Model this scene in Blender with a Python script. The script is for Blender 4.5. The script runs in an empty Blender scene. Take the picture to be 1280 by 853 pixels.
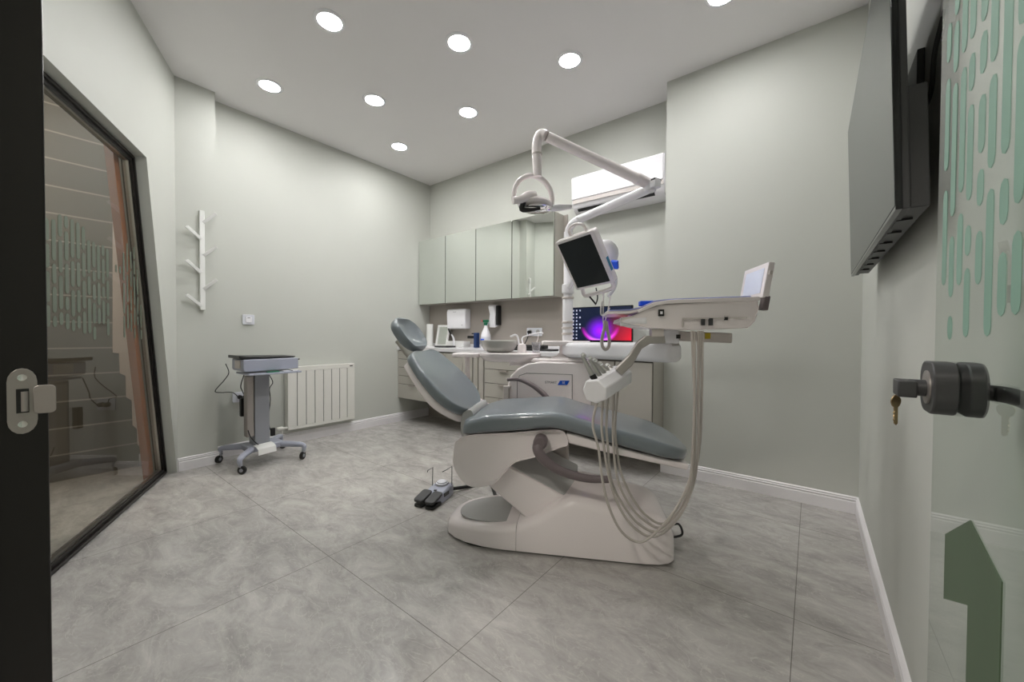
import bpy, bmesh, math, random
from mathutils import Vector, Matrix
random.seed(7)
PI = math.pi
SC = bpy.context.scene
COL = SC.collection

# ------------------------------------------------------------------ camera
FPX, YAW, TILT, ROLL = 479.136, math.radians(38.029), math.radians(0.954), math.radians(0.2832)
CAM = Vector((0, 0, 1.12))
Fv = Vector((-math.sin(YAW)*math.cos(TILT), math.cos(YAW)*math.cos(TILT), -math.sin(TILT)))
R0 = Vector((math.cos(YAW), math.sin(YAW), 0)); U0 = R0.cross(Fv)
Rv = R0*math.cos(ROLL) + U0*math.sin(ROLL)
Uv = -R0*math.sin(ROLL) + U0*math.cos(ROLL)
cd = bpy.data.cameras.new('camera'); cam = bpy.data.objects.new('camera', cd); COL.objects.link(cam)
cam.matrix_world = Matrix(((Rv.x, Uv.x, -Fv.x, CAM.x), (Rv.y, Uv.y, -Fv.y, CAM.y), (Rv.z, Uv.z, -Fv.z, CAM.z), (0, 0, 0, 1)))
cd.sensor_width = 36; cd.lens = FPX*36/1280; cd.clip_start = 0.01
SC.camera = cam

def ray(u, v): return Fv + Rv*((u-640)/FPX) - Uv*((v-426.5)/FPX)
def onax(u, v, ax, val):          # surveyed point on the plane axis = val
    d = ray(u, v); return CAM + d*((val-CAM[ax])/d[ax])
# dental chair frame: s towards the foot end, t away from the entrance, z up
P0 = Vector((-1.177, 1.547, 0)); A28 = math.radians(28)
E1 = Vector((math.cos(A28), math.sin(A28), 0)); E2 = Vector((-math.sin(A28), math.cos(A28), 0))
def CH(s, t, z): return P0 + E1*s + E2*t + Vector((0, 0, z))
def sz(u, v, t):                  # (s, z) of a sighting on the chair plane t
    d = ray(u, v); q = P0 + E2*t - CAM; k = q.dot(E2)/d.dot(E2); p = CAM + d*k - P0
    return (p.dot(E1), p.z)
def CP(u, v, t): s, z = sz(u, v, t); return CH(s, t, z)

# ------------------------------------------------------------------ materials
def mat(name, col, rough=.5, metal=0, noise=0, nscale=8, bump=0, bscale=60, emit=None, estr=0, spec=None, coat=0, trans=0, ior=1.45, alpha=1):
    m = bpy.data.materials.new(name); m.use_nodes = True
    nt = m.node_tree; b = nt.nodes['Principled BSDF']
    c = (*col, 1)
    b.inputs['Base Color'].default_value = c; b.inputs['Roughness'].default_value = rough
    b.inputs['Metallic'].default_value = metal; b.inputs['IOR'].default_value = ior
    b.inputs['Coat Weight'].default_value = coat
    b.inputs['Transmission Weight'].default_value = trans; b.inputs['Alpha'].default_value = alpha
    if spec is not None: b.inputs['Specular IOR Level'].default_value = spec
    tc = nt.nodes.new('ShaderNodeTexCoord')
    if noise:
        n = nt.nodes.new('ShaderNodeTexNoise'); n.inputs['Scale'].default_value = nscale; n.inputs['Detail'].default_value = 4
        nt.links.new(tc.outputs['Object'], n.inputs['Vector'])
        mx = nt.nodes.new('ShaderNodeMixRGB')
        mx.inputs[1].default_value = (*[x*(1-noise) for x in col], 1); mx.inputs[2].default_value = (*[min(1, x*(1+noise)) for x in col], 1)
        nt.links.new(n.outputs['Fac'], mx.inputs[0]); nt.links.new(mx.outputs[0], b.inputs['Base Color'])
    if bump:
        n2 = nt.nodes.new('ShaderNodeTexNoise'); n2.inputs['Scale'].default_value = bscale; n2.inputs['Detail'].default_value = 3
        nt.links.new(tc.outputs['Object'], n2.inputs['Vector'])
        bp = nt.nodes.new('ShaderNodeBump'); bp.inputs['Strength'].default_value = bump; bp.inputs['Distance'].default_value = .002
        nt.links.new(n2.outputs['Fac'], bp.inputs['Height']); nt.links.new(bp.outputs[0], b.inputs['Normal'])
    if emit:
        b.inputs['Emission Color'].default_value = (*emit, 1); b.inputs['Emission Strength'].default_value = estr
    return m

M = {}
M['wall'] = mat('sage_wall_paint', (.535, .545, .502), .62, noise=.02, nscale=3, bump=.05, bscale=120)
M['ceiling'] = mat('ceiling_paint', (.80, .78, .78), .7, noise=.015, nscale=2)
M['skirting'] = mat('white_skirting', (.78, .76, .77), .3, noise=.02)
M['white'] = mat('white_plastic', (.90, .835, .835), .24, noise=.015, nscale=5, coat=.2)
M['whitecool'] = mat('cool_white_plastic', (.86, .85, .88), .25, noise=.015, nscale=5, coat=.2)
M['offwhite'] = mat('warm_off_white_plastic', (.60, .55, .52), .38, noise=.02, nscale=6)
M['hose'] = mat('cream_hose_rubber', (.47, .43, .395), .45, noise=.03, nscale=30)
M['greyplate'] = mat('grey_translucent_cover', (.46, .46, .45), .22, noise=.05, nscale=9)
M['uphol'] = mat('slate_upholstery', (.18, .208, .228), .30, noise=.04, nscale=6, bump=.06, bscale=180, coat=.45)
M['armrest'] = mat('mauve_grey_plastic', (.16, .13, .135), .35, noise=.03)
M['black'] = mat('black_plastic', (.012, .012, .012), .4, noise=.1)
M['blackgloss'] = mat('black_gloss', (.01, .01, .011), .12, noise=.05)
M['frameblack'] = mat('black_door_profile', (.012, .010, .009), .28, noise=.1, nscale=3)
M['darkgrey'] = mat('dark_grey_plastic', (.05, .05, .052), .45, noise=.05)
M['steel'] = mat('brushed_steel', (.55, .54, .52), .3, metal=1, noise=.04, nscale=40)
M['chrome'] = mat('chrome', (.8, .8, .8), .08, metal=1, noise=.01)
M['satin'] = mat('satin_nickel', (.42, .39, .37), .42, metal=.7, noise=.05, nscale=30)
M['brass'] = mat('brass_key', (.32, .22, .11), .35, metal=.8, noise=.06)
M['laminate'] = mat('beige_grey_laminate', (.44, .42, .375), .4, noise=.02, nscale=4)
M['lamdark'] = mat('brown_grey_panel', (.36, .325, .29), .45, noise=.03, nscale=4)
M['gap_shade'] = mat('painted_gap_shade', (.10, .09, .08), .6, noise=.05)  # dark colour painted in as the shade between cabinet fronts
M['worktop'] = mat('white_worktop', (.74, .73, .75), .22, noise=.015)
M['mirror'] = mat('tinted_mirror_glass', (.79, .82, .785), .015, metal=1, noise=.005)
M['radiator'] = mat('white_radiator_enamel', (.72, .71, .66), .3, noise=.015)
M['cartgrey'] = mat('cart_grey_paint', (.30, .31, .34), .35, noise=.03)
M['cartblue'] = mat('cart_blue_grey_paint', (.38, .40, .48), .3, noise=.03)
M['paper'] = mat('paper_white', (.8, .8, .78), .7, noise=.01)
M['lilac'] = mat('lilac_silicone_mat', (.42, .44, .82), .35, noise=.03)
M['blue'] = mat('bright_blue_plastic', (.01, .10, .75), .4, noise=.05)
M['labelblue'] = mat('label_blue', (.0, .08, .55), .35, noise=.03)
M['teal'] = mat('teal_button_strip', (.02, .22, .38), .35, noise=.05)
M['yellow'] = mat('yellow_sticker', (.55, .42, .03), .5, noise=.05)
M['darkblue'] = mat('dark_blue_plastic', (.02, .05, .16), .4, noise=.05)
M['green'] = mat('green_plastic', (.01, .16, .08), .4, noise=.05)
M['pink'] = mat('pink_plastic', (.7, .15, .2), .4, noise=.05)
M['ceramic'] = mat('grey_ceramic', (.50, .49, .46), .2, noise=.02, coat=.3)
M['orange'] = mat('orange_brown_wood', (.36, .13, .05), .5, noise=.15, nscale=12)
M['plaster'] = mat('pinkish_plaster', (.66, .55, .49), .7, noise=.06, nscale=5)
M['decal'] = mat('mint_frosted_vinyl', (.22, .38, .30), .45, noise=.04, nscale=4)
M['decal2'] = mat('grey_green_frosted_vinyl', (.115, .14, .105), .5, noise=.04, nscale=4)
M['arrow'] = mat('green_vinyl', (.075, .115, .065), .45, noise=.06, nscale=3)
M['cable'] = mat('black_cable', (.015, .015, .015), .5, noise=.05)
M['viewer'] = mat('light_box_diffuser', (.72, .76, .88), .4, noise=.01)
M['screenoff'] = mat('dark_screen', (.018, .02, .018), .12, noise=.04)
M['lampglow'] = mat('downlight_diffuser', (.9, .9, .9), .5, emit=(1, .99, .985), estr=158, noise=.01)
M['wallwhite'] = mat('socket_plastic', (.68, .69, .74), .35, noise=.01)
M['tvscreen'] = mat('grey_tv_panel', (.05, .055, .055), .22, noise=.02)
M['clear'] = mat('clear_plastic', (.9, .9, .92), .05, trans=.9, noise=.01)

def glass(name, tint):
    m = bpy.data.materials.new(name); m.use_nodes = True; nt = m.node_tree
    # thin architectural glass: straight-through transmission plus a Fresnel reflection on the outward faces
    tr = nt.nodes.new('ShaderNodeBsdfTransparent'); gl = nt.nodes.new('ShaderNodeBsdfGlossy'); gl.inputs['Roughness'].default_value = 0
    fr_ = nt.nodes.new('ShaderNodeFresnel'); fr_.inputs['IOR'].default_value = 1.75
    ge = nt.nodes.new('ShaderNodeNewGeometry'); iv = nt.nodes.new('ShaderNodeMath'); iv.operation = 'SUBTRACT'; iv.inputs[0].default_value = 1
    nt.links.new(ge.outputs['Backfacing'], iv.inputs[1])
    mu = nt.nodes.new('ShaderNodeMath'); mu.operation = 'MULTIPLY'; nt.links.new(fr_.outputs[0], mu.inputs[0]); nt.links.new(iv.outputs[0], mu.inputs[1])
    ms = nt.nodes.new('ShaderNodeMixShader'); nt.links.new(mu.outputs[0], ms.inputs[0]); nt.links.new(tr.outputs[0], ms.inputs[1]); nt.links.new(gl.outputs[0], ms.inputs[2])
    nt.links.new(ms.outputs[0], nt.nodes['Material Output'].inputs[0])
    n = nt.nodes.new('ShaderNodeTexNoise'); n.inputs['Scale'].default_value = 2
    tc = nt.nodes.new('ShaderNodeTexCoord'); nt.links.new(tc.outputs['Object'], n.inputs['Vector'])
    mx = nt.nodes.new('ShaderNodeMixRGB'); mx.inputs[1].default_value = (*tint, 1); mx.inputs[2].default_value = (*[t*.985 for t in tint], 1)
    nt.links.new(n.outputs['Fac'], mx.inputs[0]); nt.links.new(mx.outputs[0], tr.inputs['Color'])
    return m
M['glass'] = glass('door_glass', (.95, .98, .96))
M['winglass'] = glass('partition_glass', (.90, .90, .87))

def floor_mat():
    m = bpy.data.materials.new('grey_marbled_tile'); m.use_nodes = True; nt = m.node_tree; N = nt.nodes.new; L = nt.links.new
    b = nt.nodes['Principled BSDF']; b.inputs['Roughness'].default_value = .17
    tc = N('ShaderNodeTexCoord')
    mp = N('ShaderNodeMapping'); mp.inputs['Rotation'].default_value = (0, 0, .55); mp.inputs['Scale'].default_value = (1, 1.9, 1)
    L(tc.outputs['Object'], mp.inputs[0])
    n1 = N('ShaderNodeTexNoise'); n1.inputs['Scale'].default_value = 4.4; n1.inputs['Detail'].default_value = 9; n1.inputs['Roughness'].default_value = .74; n1.inputs['Distortion'].default_value = .6
    L(mp.outputs[0], n1.inputs['Vector'])
    r1 = N('ShaderNodeValToRGB'); e = r1.color_ramp.elements
    e[0].position = .34; e[0].color = (.31, .297, .283, 1); e[1].position = .68; e[1].color = (.51, .49, .465, 1)
    x = r1.color_ramp.elements.new(.5); x.color = (.405, .388, .368, 1)
    L(n1.outputs['Fac'], r1.inputs[0])
    # fine pale veins
    n2 = N('ShaderNodeTexNoise'); n2.inputs['Scale'].default_value = 5; n2.inputs['Detail'].default_value = 7; n2.inputs['Distortion'].default_value = 2.2
    L(mp.outputs[0], n2.inputs['Vector'])
    r2 = N('ShaderNodeValToRGB'); f = r2.color_ramp.elements
    f[0].position = .485; f[0].color = (0, 0, 0, 1); f[1].position = .515; f[1].color = (0, 0, 0, 1)
    y = f.new(.5); y.color = (1, 1, 1, 1)
    L(n2.outputs['Fac'], r2.inputs[0])
    mv = N('ShaderNodeMixRGB'); mv.inputs[2].default_value = (.58, .55, .51, 1)
    ml = N('ShaderNodeMath'); ml.operation = 'MULTIPLY'; ml.inputs[1].default_value = .45; L(r2.outputs[0], ml.inputs[0])
    L(ml.outputs[0], mv.inputs[0]); L(r1.outputs[0], mv.inputs[1])
    # tile joints: 0.93 x 0.93 grid
    sx = N('ShaderNodeSeparateXYZ'); L(tc.outputs['Object'], sx.inputs[0])
    def joint(out, off, pitch):
        a = N('ShaderNodeMath'); a.operation = 'ADD'; a.inputs[1].default_value = -off; L(out, a.inputs[0])
        c = N('ShaderNodeMath'); c.operation = 'PINGPONG'; c.inputs[1].default_value = pitch/2; L(a.outputs[0], c.inputs[0])
        d = N('ShaderNodeMath'); d.operation = 'LESS_THAN'; d.inputs[1].default_value = .0014; L(c.outputs[0], d.inputs[0])
        return d
    jx = joint(sx.outputs[0], -1.9, .93); jy = joint(sx.outputs[1], .94, .93)
    mxm = N('ShaderNodeMath'); mxm.operation = 'MAXIMUM'; L(jx.outputs[0], mxm.inputs[0]); L(jy.outputs[0], mxm.inputs[1])
    jm = N('ShaderNodeMixRGB'); jm.inputs[2].default_value = (.14, .13, .12, 1); jk = N('ShaderNodeMath'); jk.operation = 'MULTIPLY'; jk.inputs[1].default_value = .9; L(mxm.outputs[0], jk.inputs[0]); L(jk.outputs[0], jm.inputs[0]); L(mv.outputs[0], jm.inputs[1])
    L(jm.outputs[0], b.inputs['Base Color'])
    rr = N('ShaderNodeMapRange'); rr.inputs[3].default_value = .13; rr.inputs[4].default_value = .30; L(n1.outputs['Fac'], rr.inputs[0]); L(rr.outputs[0], b.inputs['Roughness'])
    bp = N('ShaderNodeBump'); bp.inputs['Strength'].default_value = .12; bp.inputs['Distance'].default_value = .004; L(n1.outputs['Fac'], bp.inputs['Height']); L(bp.outputs[0], b.inputs['Normal'])
    return m
M['floor'] = floor_mat()

def brick_mat():
    m = bpy.data.materials.new('dark_block_masonry'); m.use_nodes = True; nt = m.node_tree; N = nt.nodes.new; L = nt.links.new
    b = nt.nodes['Principled BSDF']; b.inputs['Roughness'].default_value = .85
    tc = N('ShaderNodeTexCoord'); mp = N('ShaderNodeMapping'); mp.inputs['Rotation'].default_value = (PI/2, 0, 0); L(tc.outputs['Object'], mp.inputs[0])
    br = N('ShaderNodeTexBrick'); br.inputs['Scale'].default_value = 1; br.inputs['Brick Width'].default_value = .5; br.inputs['Row Height'].default_value = .2
    br.inputs['Mortar Size'].default_value = .006; br.inputs['Color1'].default_value = (.13, .12, .10, 1); br.inputs['Color2'].default_value = (.17, .155, .13, 1); br.inputs['Mortar'].default_value = (.36, .33, .29, 1)
    L(mp.outputs[0], br.inputs['Vector']); L(br.outputs['Color'], b.inputs['Base Color'])
    return m
M['brick'] = brick_mat()

def desktop_mat(c, ux, uz):
    """glowing desktop picture: purple orb on navy, magenta-red at the right"""
    m = bpy.data.materials.new('lit_desktop_screen'); m.use_nodes = True; nt = m.node_tree; N = nt.nodes.new; L = nt.links.new
    b = nt.nodes['Principled BSDF']; b.inputs['Base Color'].default_value = (.01, .01, .02, 1); b.inputs['Roughness'].default_value = .2
    tc = N('ShaderNodeTexCoord'); sx = N('ShaderNodeSeparateXYZ'); L(tc.outputs['Generated'], sx.inputs[0])
    def math_(op, a, bb):
        n = N('ShaderNodeMath'); n.operation = op
        for i, q in enumerate((a, bb)):
            if q is None: continue
            if isinstance(q, (int, float)): n.inputs[i].default_value = q
            else: L(q, n.inputs[i])
        return n.outputs[0]
    X = sx.outputs[0]; Z = sx.outputs[2]
    dx = math_('MULTIPLY', math_('SUBTRACT', X, .50), 1.75); dz = math_('SUBTRACT', Z, .50)
    r = math_('SQRT', math_('ADD', math_('MULTIPLY', dx, dx), math_('MULTIPLY', dz, dz)), None)
    ring = math_('MULTIPLY', math_('SUBTRACT', 1, math_('MINIMUM', math_('MULTIPLY', math_('ABSOLUTE', math_('SUBTRACT', r, .52), None), 13), 1)), math_('MAXIMUM', math_('SUBTRACT', .42, Z), 0))
    low = math_('MAXIMUM', math_('SUBTRACT', 1, math_('MULTIPLY', math_('SQRT', math_('ADD', math_('MULTIPLY', dx, dx), math_('MULTIPLY', math_('SUBTRACT', Z, .28), math_('SUBTRACT', Z, .28))), None), 1.9)), 0)
    low = math_('MULTIPLY', low, low)
    red = math_('MULTIPLY', math_('MAXIMUM', math_('SUBTRACT', math_('MULTIPLY', math_('MULTIPLY', X, X), 1.1), .32), 0), math_('MAXIMUM', math_('SUBTRACT', 1.0, math_('MULTIPLY', Z, 1.15)), 0))
    R_ = math_('ADD', math_('ADD', math_('MULTIPLY', low, .5), math_('MULTIPLY', ring, 2.6)), math_('MULTIPLY', red, 1.1))
    G_ = math_('ADD', .006, math_('MULTIPLY', math_('MULTIPLY', ring, low), 3))
    B_ = math_('ADD', math_('ADD', .024, math_('MULTIPLY', low, 1.9)), math_('MULTIPLY', ring, 2.4))
    cc = N('ShaderNodeCombineXYZ'); L(R_, cc.inputs[0]); L(G_, cc.inputs[1]); L(B_, cc.inputs[2])
    L(cc.outputs[0], b.inputs['Emission Color']); b.inputs['Emission Strength'].default_value = 1.0
    return m
M['desktop'] = desktop_mat(None, None, None)

# ------------------------------------------------------------------ mesh helpers
WLOC = {}
def ibox(bm, x0, x1, y0, y1, z0, z1):
    vs = [bm.verts.new((x, y, z)) for z in (z0, z1) for y in (y0, y1) for x in (x0, x1)]
    for f in ((0, 2, 3, 1), (4, 5, 7, 6), (0, 1, 5, 4), (2, 6, 7, 3), (0, 4, 6, 2), (1, 3, 7, 5)):
        bm.faces.new([vs[i] for i in f])
    return vs
def obox(bm, c, ax, ay, az, hx, hy, hz):
    """oriented box"""
    vs = [bm.verts.new(c + ax*(hx*i) + ay*(hy*j) + az*(hz*k)) for k in (-1, 1) for j in (-1, 1) for i in (-1, 1)]
    for f in ((0, 2, 3, 1), (4, 5, 7, 6), (0, 1, 5, 4), (2, 6, 7, 3), (0, 4, 6, 2), (1, 3, 7, 5)):
        bm.faces.new([vs[i] for i in f])
def loft(bm, rings, cap=True, closed=False):
    R = [[bm.verts.new(p) for p in r] for r in rings]; n = len(R[0])
    seq = list(zip(R, R[1:])) + ([(R[-1], R[0])] if closed else [])
    for a, b in seq:
        for i in range(n):
            j = (i+1) % n
            bm.faces.new((a[i], a[j], b[j], b[i]))
    if cap and not closed:
        bm.faces.new(R[0][::-1]); bm.faces.new(R[-1])
def spline(pts, k=6):
    pts = [Vector(p) for p in pts]
    if len(pts) < 3: return pts
    out = []
    for i in range(len(pts)-1):
        p0 = pts[max(i-1, 0)]; p1 = pts[i]; p2 = pts[i+1]; p3 = pts[min(i+2, len(pts)-1)]
        for j in range(k):
            t = j/k
            out.append(.5*((2*p1) + (p2-p0)*t + (2*p0-5*p1+4*p2-p3)*t*t + (3*p1-p0-3*p2+p3)*t**3))
    out.append(pts[-1]); return out
def tube(bm, pts, r, seg=12, smooth=0, cap=True, rad2=None):
    pts = [Vector(p) for p in pts]
    if smooth:
        n0 = len(pts)
        if isinstance(r, (list, tuple)):
            rr = spline([Vector((x, 0, 0)) for x in r], smooth); r = [q.x for q in rr]
        pts = spline(pts, smooth)
    if not isinstance(r, (list, tuple)): r = [r]*len(pts)
    rings = []; up = None
    for i, p in enumerate(pts):
        d = (pts[min(i+1, len(pts)-1)] - pts[max(i-1, 0)]).normalized()
        if up is None:
            up = Vector((0, 0, 1)) if abs(d.z) < .9 else Vector((1, 0, 0))
        side = d.cross(up).normalized(); up = side.cross(d).normalized()
        q = rad2 if rad2 else 1
        rings.append([p + side*(r[i]*math.cos(2*PI*k/seg)) + up*(r[i]*q*math.sin(2*PI*k/seg)) for k in range(seg)])
    loft(bm, rings, cap)
def lathe(bm, c, prof, axis=Vector((0, 0, 1)), seg=24, cap=True):
    """prof = [(radius, height)] about axis from point c"""
    axis = Vector(axis).normalized()
    a = axis.orthogonal().normalized(); b = axis.cross(a)
    rings = [[Vector(c) + axis*h + a*(max(r, 1e-4)*math.cos(2*PI*k/seg)) + b*(max(r, 1e-4)*math.sin(2*PI*k/seg)) for k in range(seg)] for r, h in prof]
    loft(bm, rings, cap)
def prism(bm, poly, f0, f1):
    """extrude polygon (2-D list) between mappings f0 and f1"""
    a = [bm.verts.new(f0(*p)) for p in poly]; b = [bm.verts.new(f1(*p)) for p in poly]; n = len(poly)
    bm.faces.new(a[::-1]); bm.faces.new(b)
    for i in range(n):
        j = (i+1) % n; bm.faces.new((a[i], a[j], b[j], b[i]))
def cprism(bm, poly, t0, t1): prism(bm, poly, lambda s, z: CH(s, t0, z), lambda s, z: CH(s, t1, z))
def rrect(a0, a1, b0, b1, r, n=5):
    """rounded rectangle points"""
    r = min(r, (a1-a0)/2*.99, (b1-b0)/2*.99); out = []
    for cx, cy, st in ((a1-r, b1-r, 0), (a0+r, b1-r, 90), (a0+r, b0+r, 180), (a1-r, b0+r, 270)):
        for k in range(n+1):
            an = math.radians(st+90*k/n); out.append((cx+r*math.cos(an), cy+r*math.sin(an)))
    return out
def padring(w0, w1, th, rr, n=6, m=11):
    rr = min(rr, (w1-w0)/2*.99, th*.49); out = []
    for k in range(n+1):
        an = math.radians(90*k/n); out.append((w1-rr+rr*math.cos(an), th-rr+rr*math.sin(an)))
    for k in range(1, m): out.append((w1-rr + (w0-w1+2*rr)*k/m, th))
    for k in range(n+1):
        an = math.radians(90+90*k/n); out.append((w0+rr+rr*math.cos(an), th-rr+rr*math.sin(an)))
    for k in range(n+1):
        an = math.radians(180+90*k/n); out.append((w0+rr+rr*math.cos(an), rr+rr*math.sin(an)))
    for k in range(n+1):
        an = math.radians(270+90*k/n); out.append((w1-rr+rr*math.cos(an), rr+rr*math.sin(an)))
    return out
def smooth_poly(pts, k=4):
    pts = [Vector((*p, 0)) for p in pts]; n = len(pts); out = []
    for i in range(n):
        p0, p1, p2, p3 = pts[(i-1) % n], pts[i], pts[(i+1) % n], pts[(i+2) % n]
        for j in range(k):
            t = j/k; q = .5*((2*p1)+(p2-p0)*t+(2*p0-5*p1+4*p2-p3)*t*t+(3*p1-p0-3*p2+p3)*t**3); out.append((q.x, q.y))
    return out

def link(name, bm, m, parent=None, bevel=0, bseg=2, smooth=True, sub=0, angle=35, keep=False):
    bmesh.ops.recalc_face_normals(bm, faces=bm.faces)
    me = bpy.data.meshes.new(name)
    vs = [v.co for v in bm.verts]
    lo = Vector([min(v[i] for v in vs) for i in range(3)]); hi = Vector([max(v[i] for v in vs) for i in range(3)])
    o_w = Vector(((lo.x+hi.x)/2, (lo.y+hi.y)/2, lo.z)) if not parent else (lo+hi)/2
    if keep: o_w = Vector((0, 0, 0))
    bmesh.ops.translate(bm, verts=bm.verts, vec=-o_w)
    bm.to_mesh(me); bm.free()
    o = bpy.data.objects.new(name, me); COL.objects.link(o); me.materials.append(m)
    pl = WLOC[parent.name] if parent else Vector((0, 0, 0))
    o.parent = parent; o.location = o_w - pl; WLOC[o.name] = o_w
    if bevel:
        b = o.modifiers.new('bevel', 'BEVEL'); b.width = bevel; b.segments = bseg; b.limit_method = 'ANGLE'; b.angle_limit = math.radians(angle); b.harden_normals = False
    if sub:
        s = o.modifiers.new('subdivision', 'SUBSURF'); s.levels = sub; s.render_levels = sub
    if smooth:
        for p in me.polygons: p.use_smooth = True
        try: me.set_sharp_from_angle(angle=math.radians(40))
        except Exception: pass
    return o
def B(): return bmesh.new()
def thing(name, label, cat, loc, group=None):
    o = bpy.data.objects.new(name, None); COL.objects.link(o); o.empty_display_size = .05
    o.location = loc; WLOC[o.name] = Vector(loc); return tag(o, label, cat, group)
def tag(o, label, cat, group=None, kind=None):
    o['label'] = label; o['category'] = cat
    if group: o['group'] = group
    if kind: o['kind'] = kind
    return o
def struct(o): o['kind'] = 'structure'; return o
def dup(root, loc, label=None):
    r = root.copy(); COL.objects.link(r); r.location = loc
    if label: r['label'] = label
    for ch in list(root.children):
        c = ch.copy(); COL.objects.link(c); c.parent = r
        for g in list(ch.children):
            d = g.copy(); COL.objects.link(d); d.parent = c
    return r
def text(s, size, m, parent, origin, xdir, ydir, name='lettering', depth=.0006):
    cu = bpy.data.curves.new(name, 'FONT'); cu.body = s; cu.size = size; cu.extrude = depth
    cu.align_x = 'CENTER'; cu.align_y = 'CENTER'
    o = bpy.data.objects.new(name, cu); COL.objects.link(o)
    dg = bpy.context.evaluated_depsgraph_get(); me = bpy.data.meshes.new_from_object(o.evaluated_get(dg))
    bpy.data.objects.remove(o); me.materials.clear(); me.materials.append(m); me.name = name
    xd = Vector(xdir).normalized(); yd = Vector(ydir).normalized(); zd = xd.cross(yd)
    me.transform(Matrix(((xd.x, yd.x, zd.x, 0), (xd.y, yd.y, zd.y, 0), (xd.z, yd.z, zd.z, 0), (0, 0, 0, 1))))
    o = bpy.data.objects.new(name, me); COL.objects.link(o); o.parent = parent
    o.location = Vector(origin) - WLOC[parent.name]; WLOC[o.name] = Vector(origin); return o

# ------------------------------------------------------------------ room shell
H = 3.166; XR = .245; XL = -4.17; YA = 3.485; YP = 3.23; XP = -.95; XPL = -4.02
W0 = Vector((XPL, .765, 0)); Wd = Vector((.90, -.435, 0)).normalized(); Wn = Vector((Wd.y, -Wd.x, 0))  # Wn points out of the room
def WP(t, off, z): return W0 + Wd*t + Wn*off + Vector((0, 0, z))
TEND = 1.63
bm = B(); ibox(bm, -6.0, 1.6, -2.6, 4.0, -.1, 0); struct(link('floor', bm, M['floor'], keep=True))
bm = B(); ibox(bm, -6.0, 1.6, -2.6, 4.0, H, H+.1); struct(link('ceiling', bm, M['ceiling'], keep=True))
# back wall: alcove stretch and the projecting stretch at its right
bm = B(); prism(bm, [(-4.4, YA), (XP, YA), (XP, YP), (.5, YP), (.5, 3.75), (-4.4, 3.75)], lambda x, y: Vector((x, y, 0)), lambda x, y: Vector((x, y, H)))
struct(link('wall_back', bm, M['wall'], keep=True, smooth=False))
bm = B(); ibox(bm, XR, XR+.2, -.1, YP, 0, H); struct(link('wall_right', bm, M['wall'], keep=True, smooth=False))
bm = B(); prism(bm, [(XL, YA), (XL, 1.03), (XPL, 1.03), (XPL, .765), (-4.4, .765), (-4.4, YA)], lambda x, y: Vector((x, y, 0)), lambda x, y: Vector((x, y, H)))
struct(link('wall_left', bm, M['wall'], keep=True, smooth=False))
# oblique wall with the slanted glazed opening
TOPZ = 2.295; TT, TB = .551, .020
bm = B()
poly = [(0, 0), (TB, 0), (TT, TOPZ), (TEND+.05, TOPZ), (TEND+.05, H), (0, H)]
prism(bm, poly, lambda t, z: WP(t, 0, z), lambda t, z: WP(t, .16, z))
struct(link('wall_window', bm, M['wall'], keep=True, smooth=False))
# entrance wall (camera stands in its doorway)
bm = B(); prism(bm, [(-2.57, .066), (-.93, .018), (-.93, -.12), (-2.9, -.12)], lambda x, y: Vector((x, y, 0)), lambda x, y: Vector((x, y, H)))
struct(link('wall_front', bm, M['wall'], keep=True, smooth=False))
bm = B(); ibox(bm, -.93, XR, -.12, .02, 2.45, H); struct(link('wall_lintel', bm, M['wall'], keep=True, smooth=False))
# hallway behind the entrance
for nm, d in (('wall_hall', (-3.2, 1.4, -2.4, -2.3, 0, H)), ('wall_hall_left', (-3.3, -3.2, -2.4, .0, 0, H)), ('wall_hall_right', (1.3, 1.4, -2.4, -.12, 0, H)), ('wall_front_right', (XR+.2, 1.3, -.12, 0, 0, H))):
    bm = B(); ibox(bm, *d); struct(link(nm, bm, M['wall'], keep=True, smooth=False))
# corridor beyond the glazed partition: dark masonry, with plaster ending in a toothed edge
bm = B(); ibox(bm, -4.52, -4.425, -1.7, .80, 0, H); struct(link('wall_masonry', bm, M['brick'], keep=True, smooth=False))
tp_ = [(141, 120), (141, 441), (149, 442), (150, 467), (157, 470), (158, 497), (165, 501), (166, 532), (171.5, 537), (172, 556), (176, 560), (174, 584)]
te = [onax(u, v, 0, -4.41) for u, v in tp_]; te = [(p.y, max(p.z, 0)) for p in te]; te[-1] = (te[-1][0], 0)
bm = B(); prism(bm, te + [(.80, 0), (.80, te[0][1])], lambda y, z: Vector((-4.425, y, z)), lambda y, z: Vector((-4.41, y, z)))
struct(link('wall_plaster', bm, M['plaster'], keep=True, smooth=False))
bm = B(); ibox(bm, -4.52, -3.2, -1.8, -1.7, 0, H); struct(link('wall_corridor_end', bm, M['plaster'], keep=True, smooth=False))
skirt_path = [(-4.41, .76), (-4.41, te[-1][0])]
cl_ = bpy.data.lights.new('corridor_fill', 'AREA'); cl_.shape = 'DISK'; cl_.size = .25; cl_.energy = 22; cl_.color = (1, .9, .8)  # unseen lamp added to brighten the space behind the partition glass
co_ = bpy.data.objects.new('corridor_fill', cl_); co_.location = (-3.75, -.55, H-.03); COL.objects.link(co_)

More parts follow.
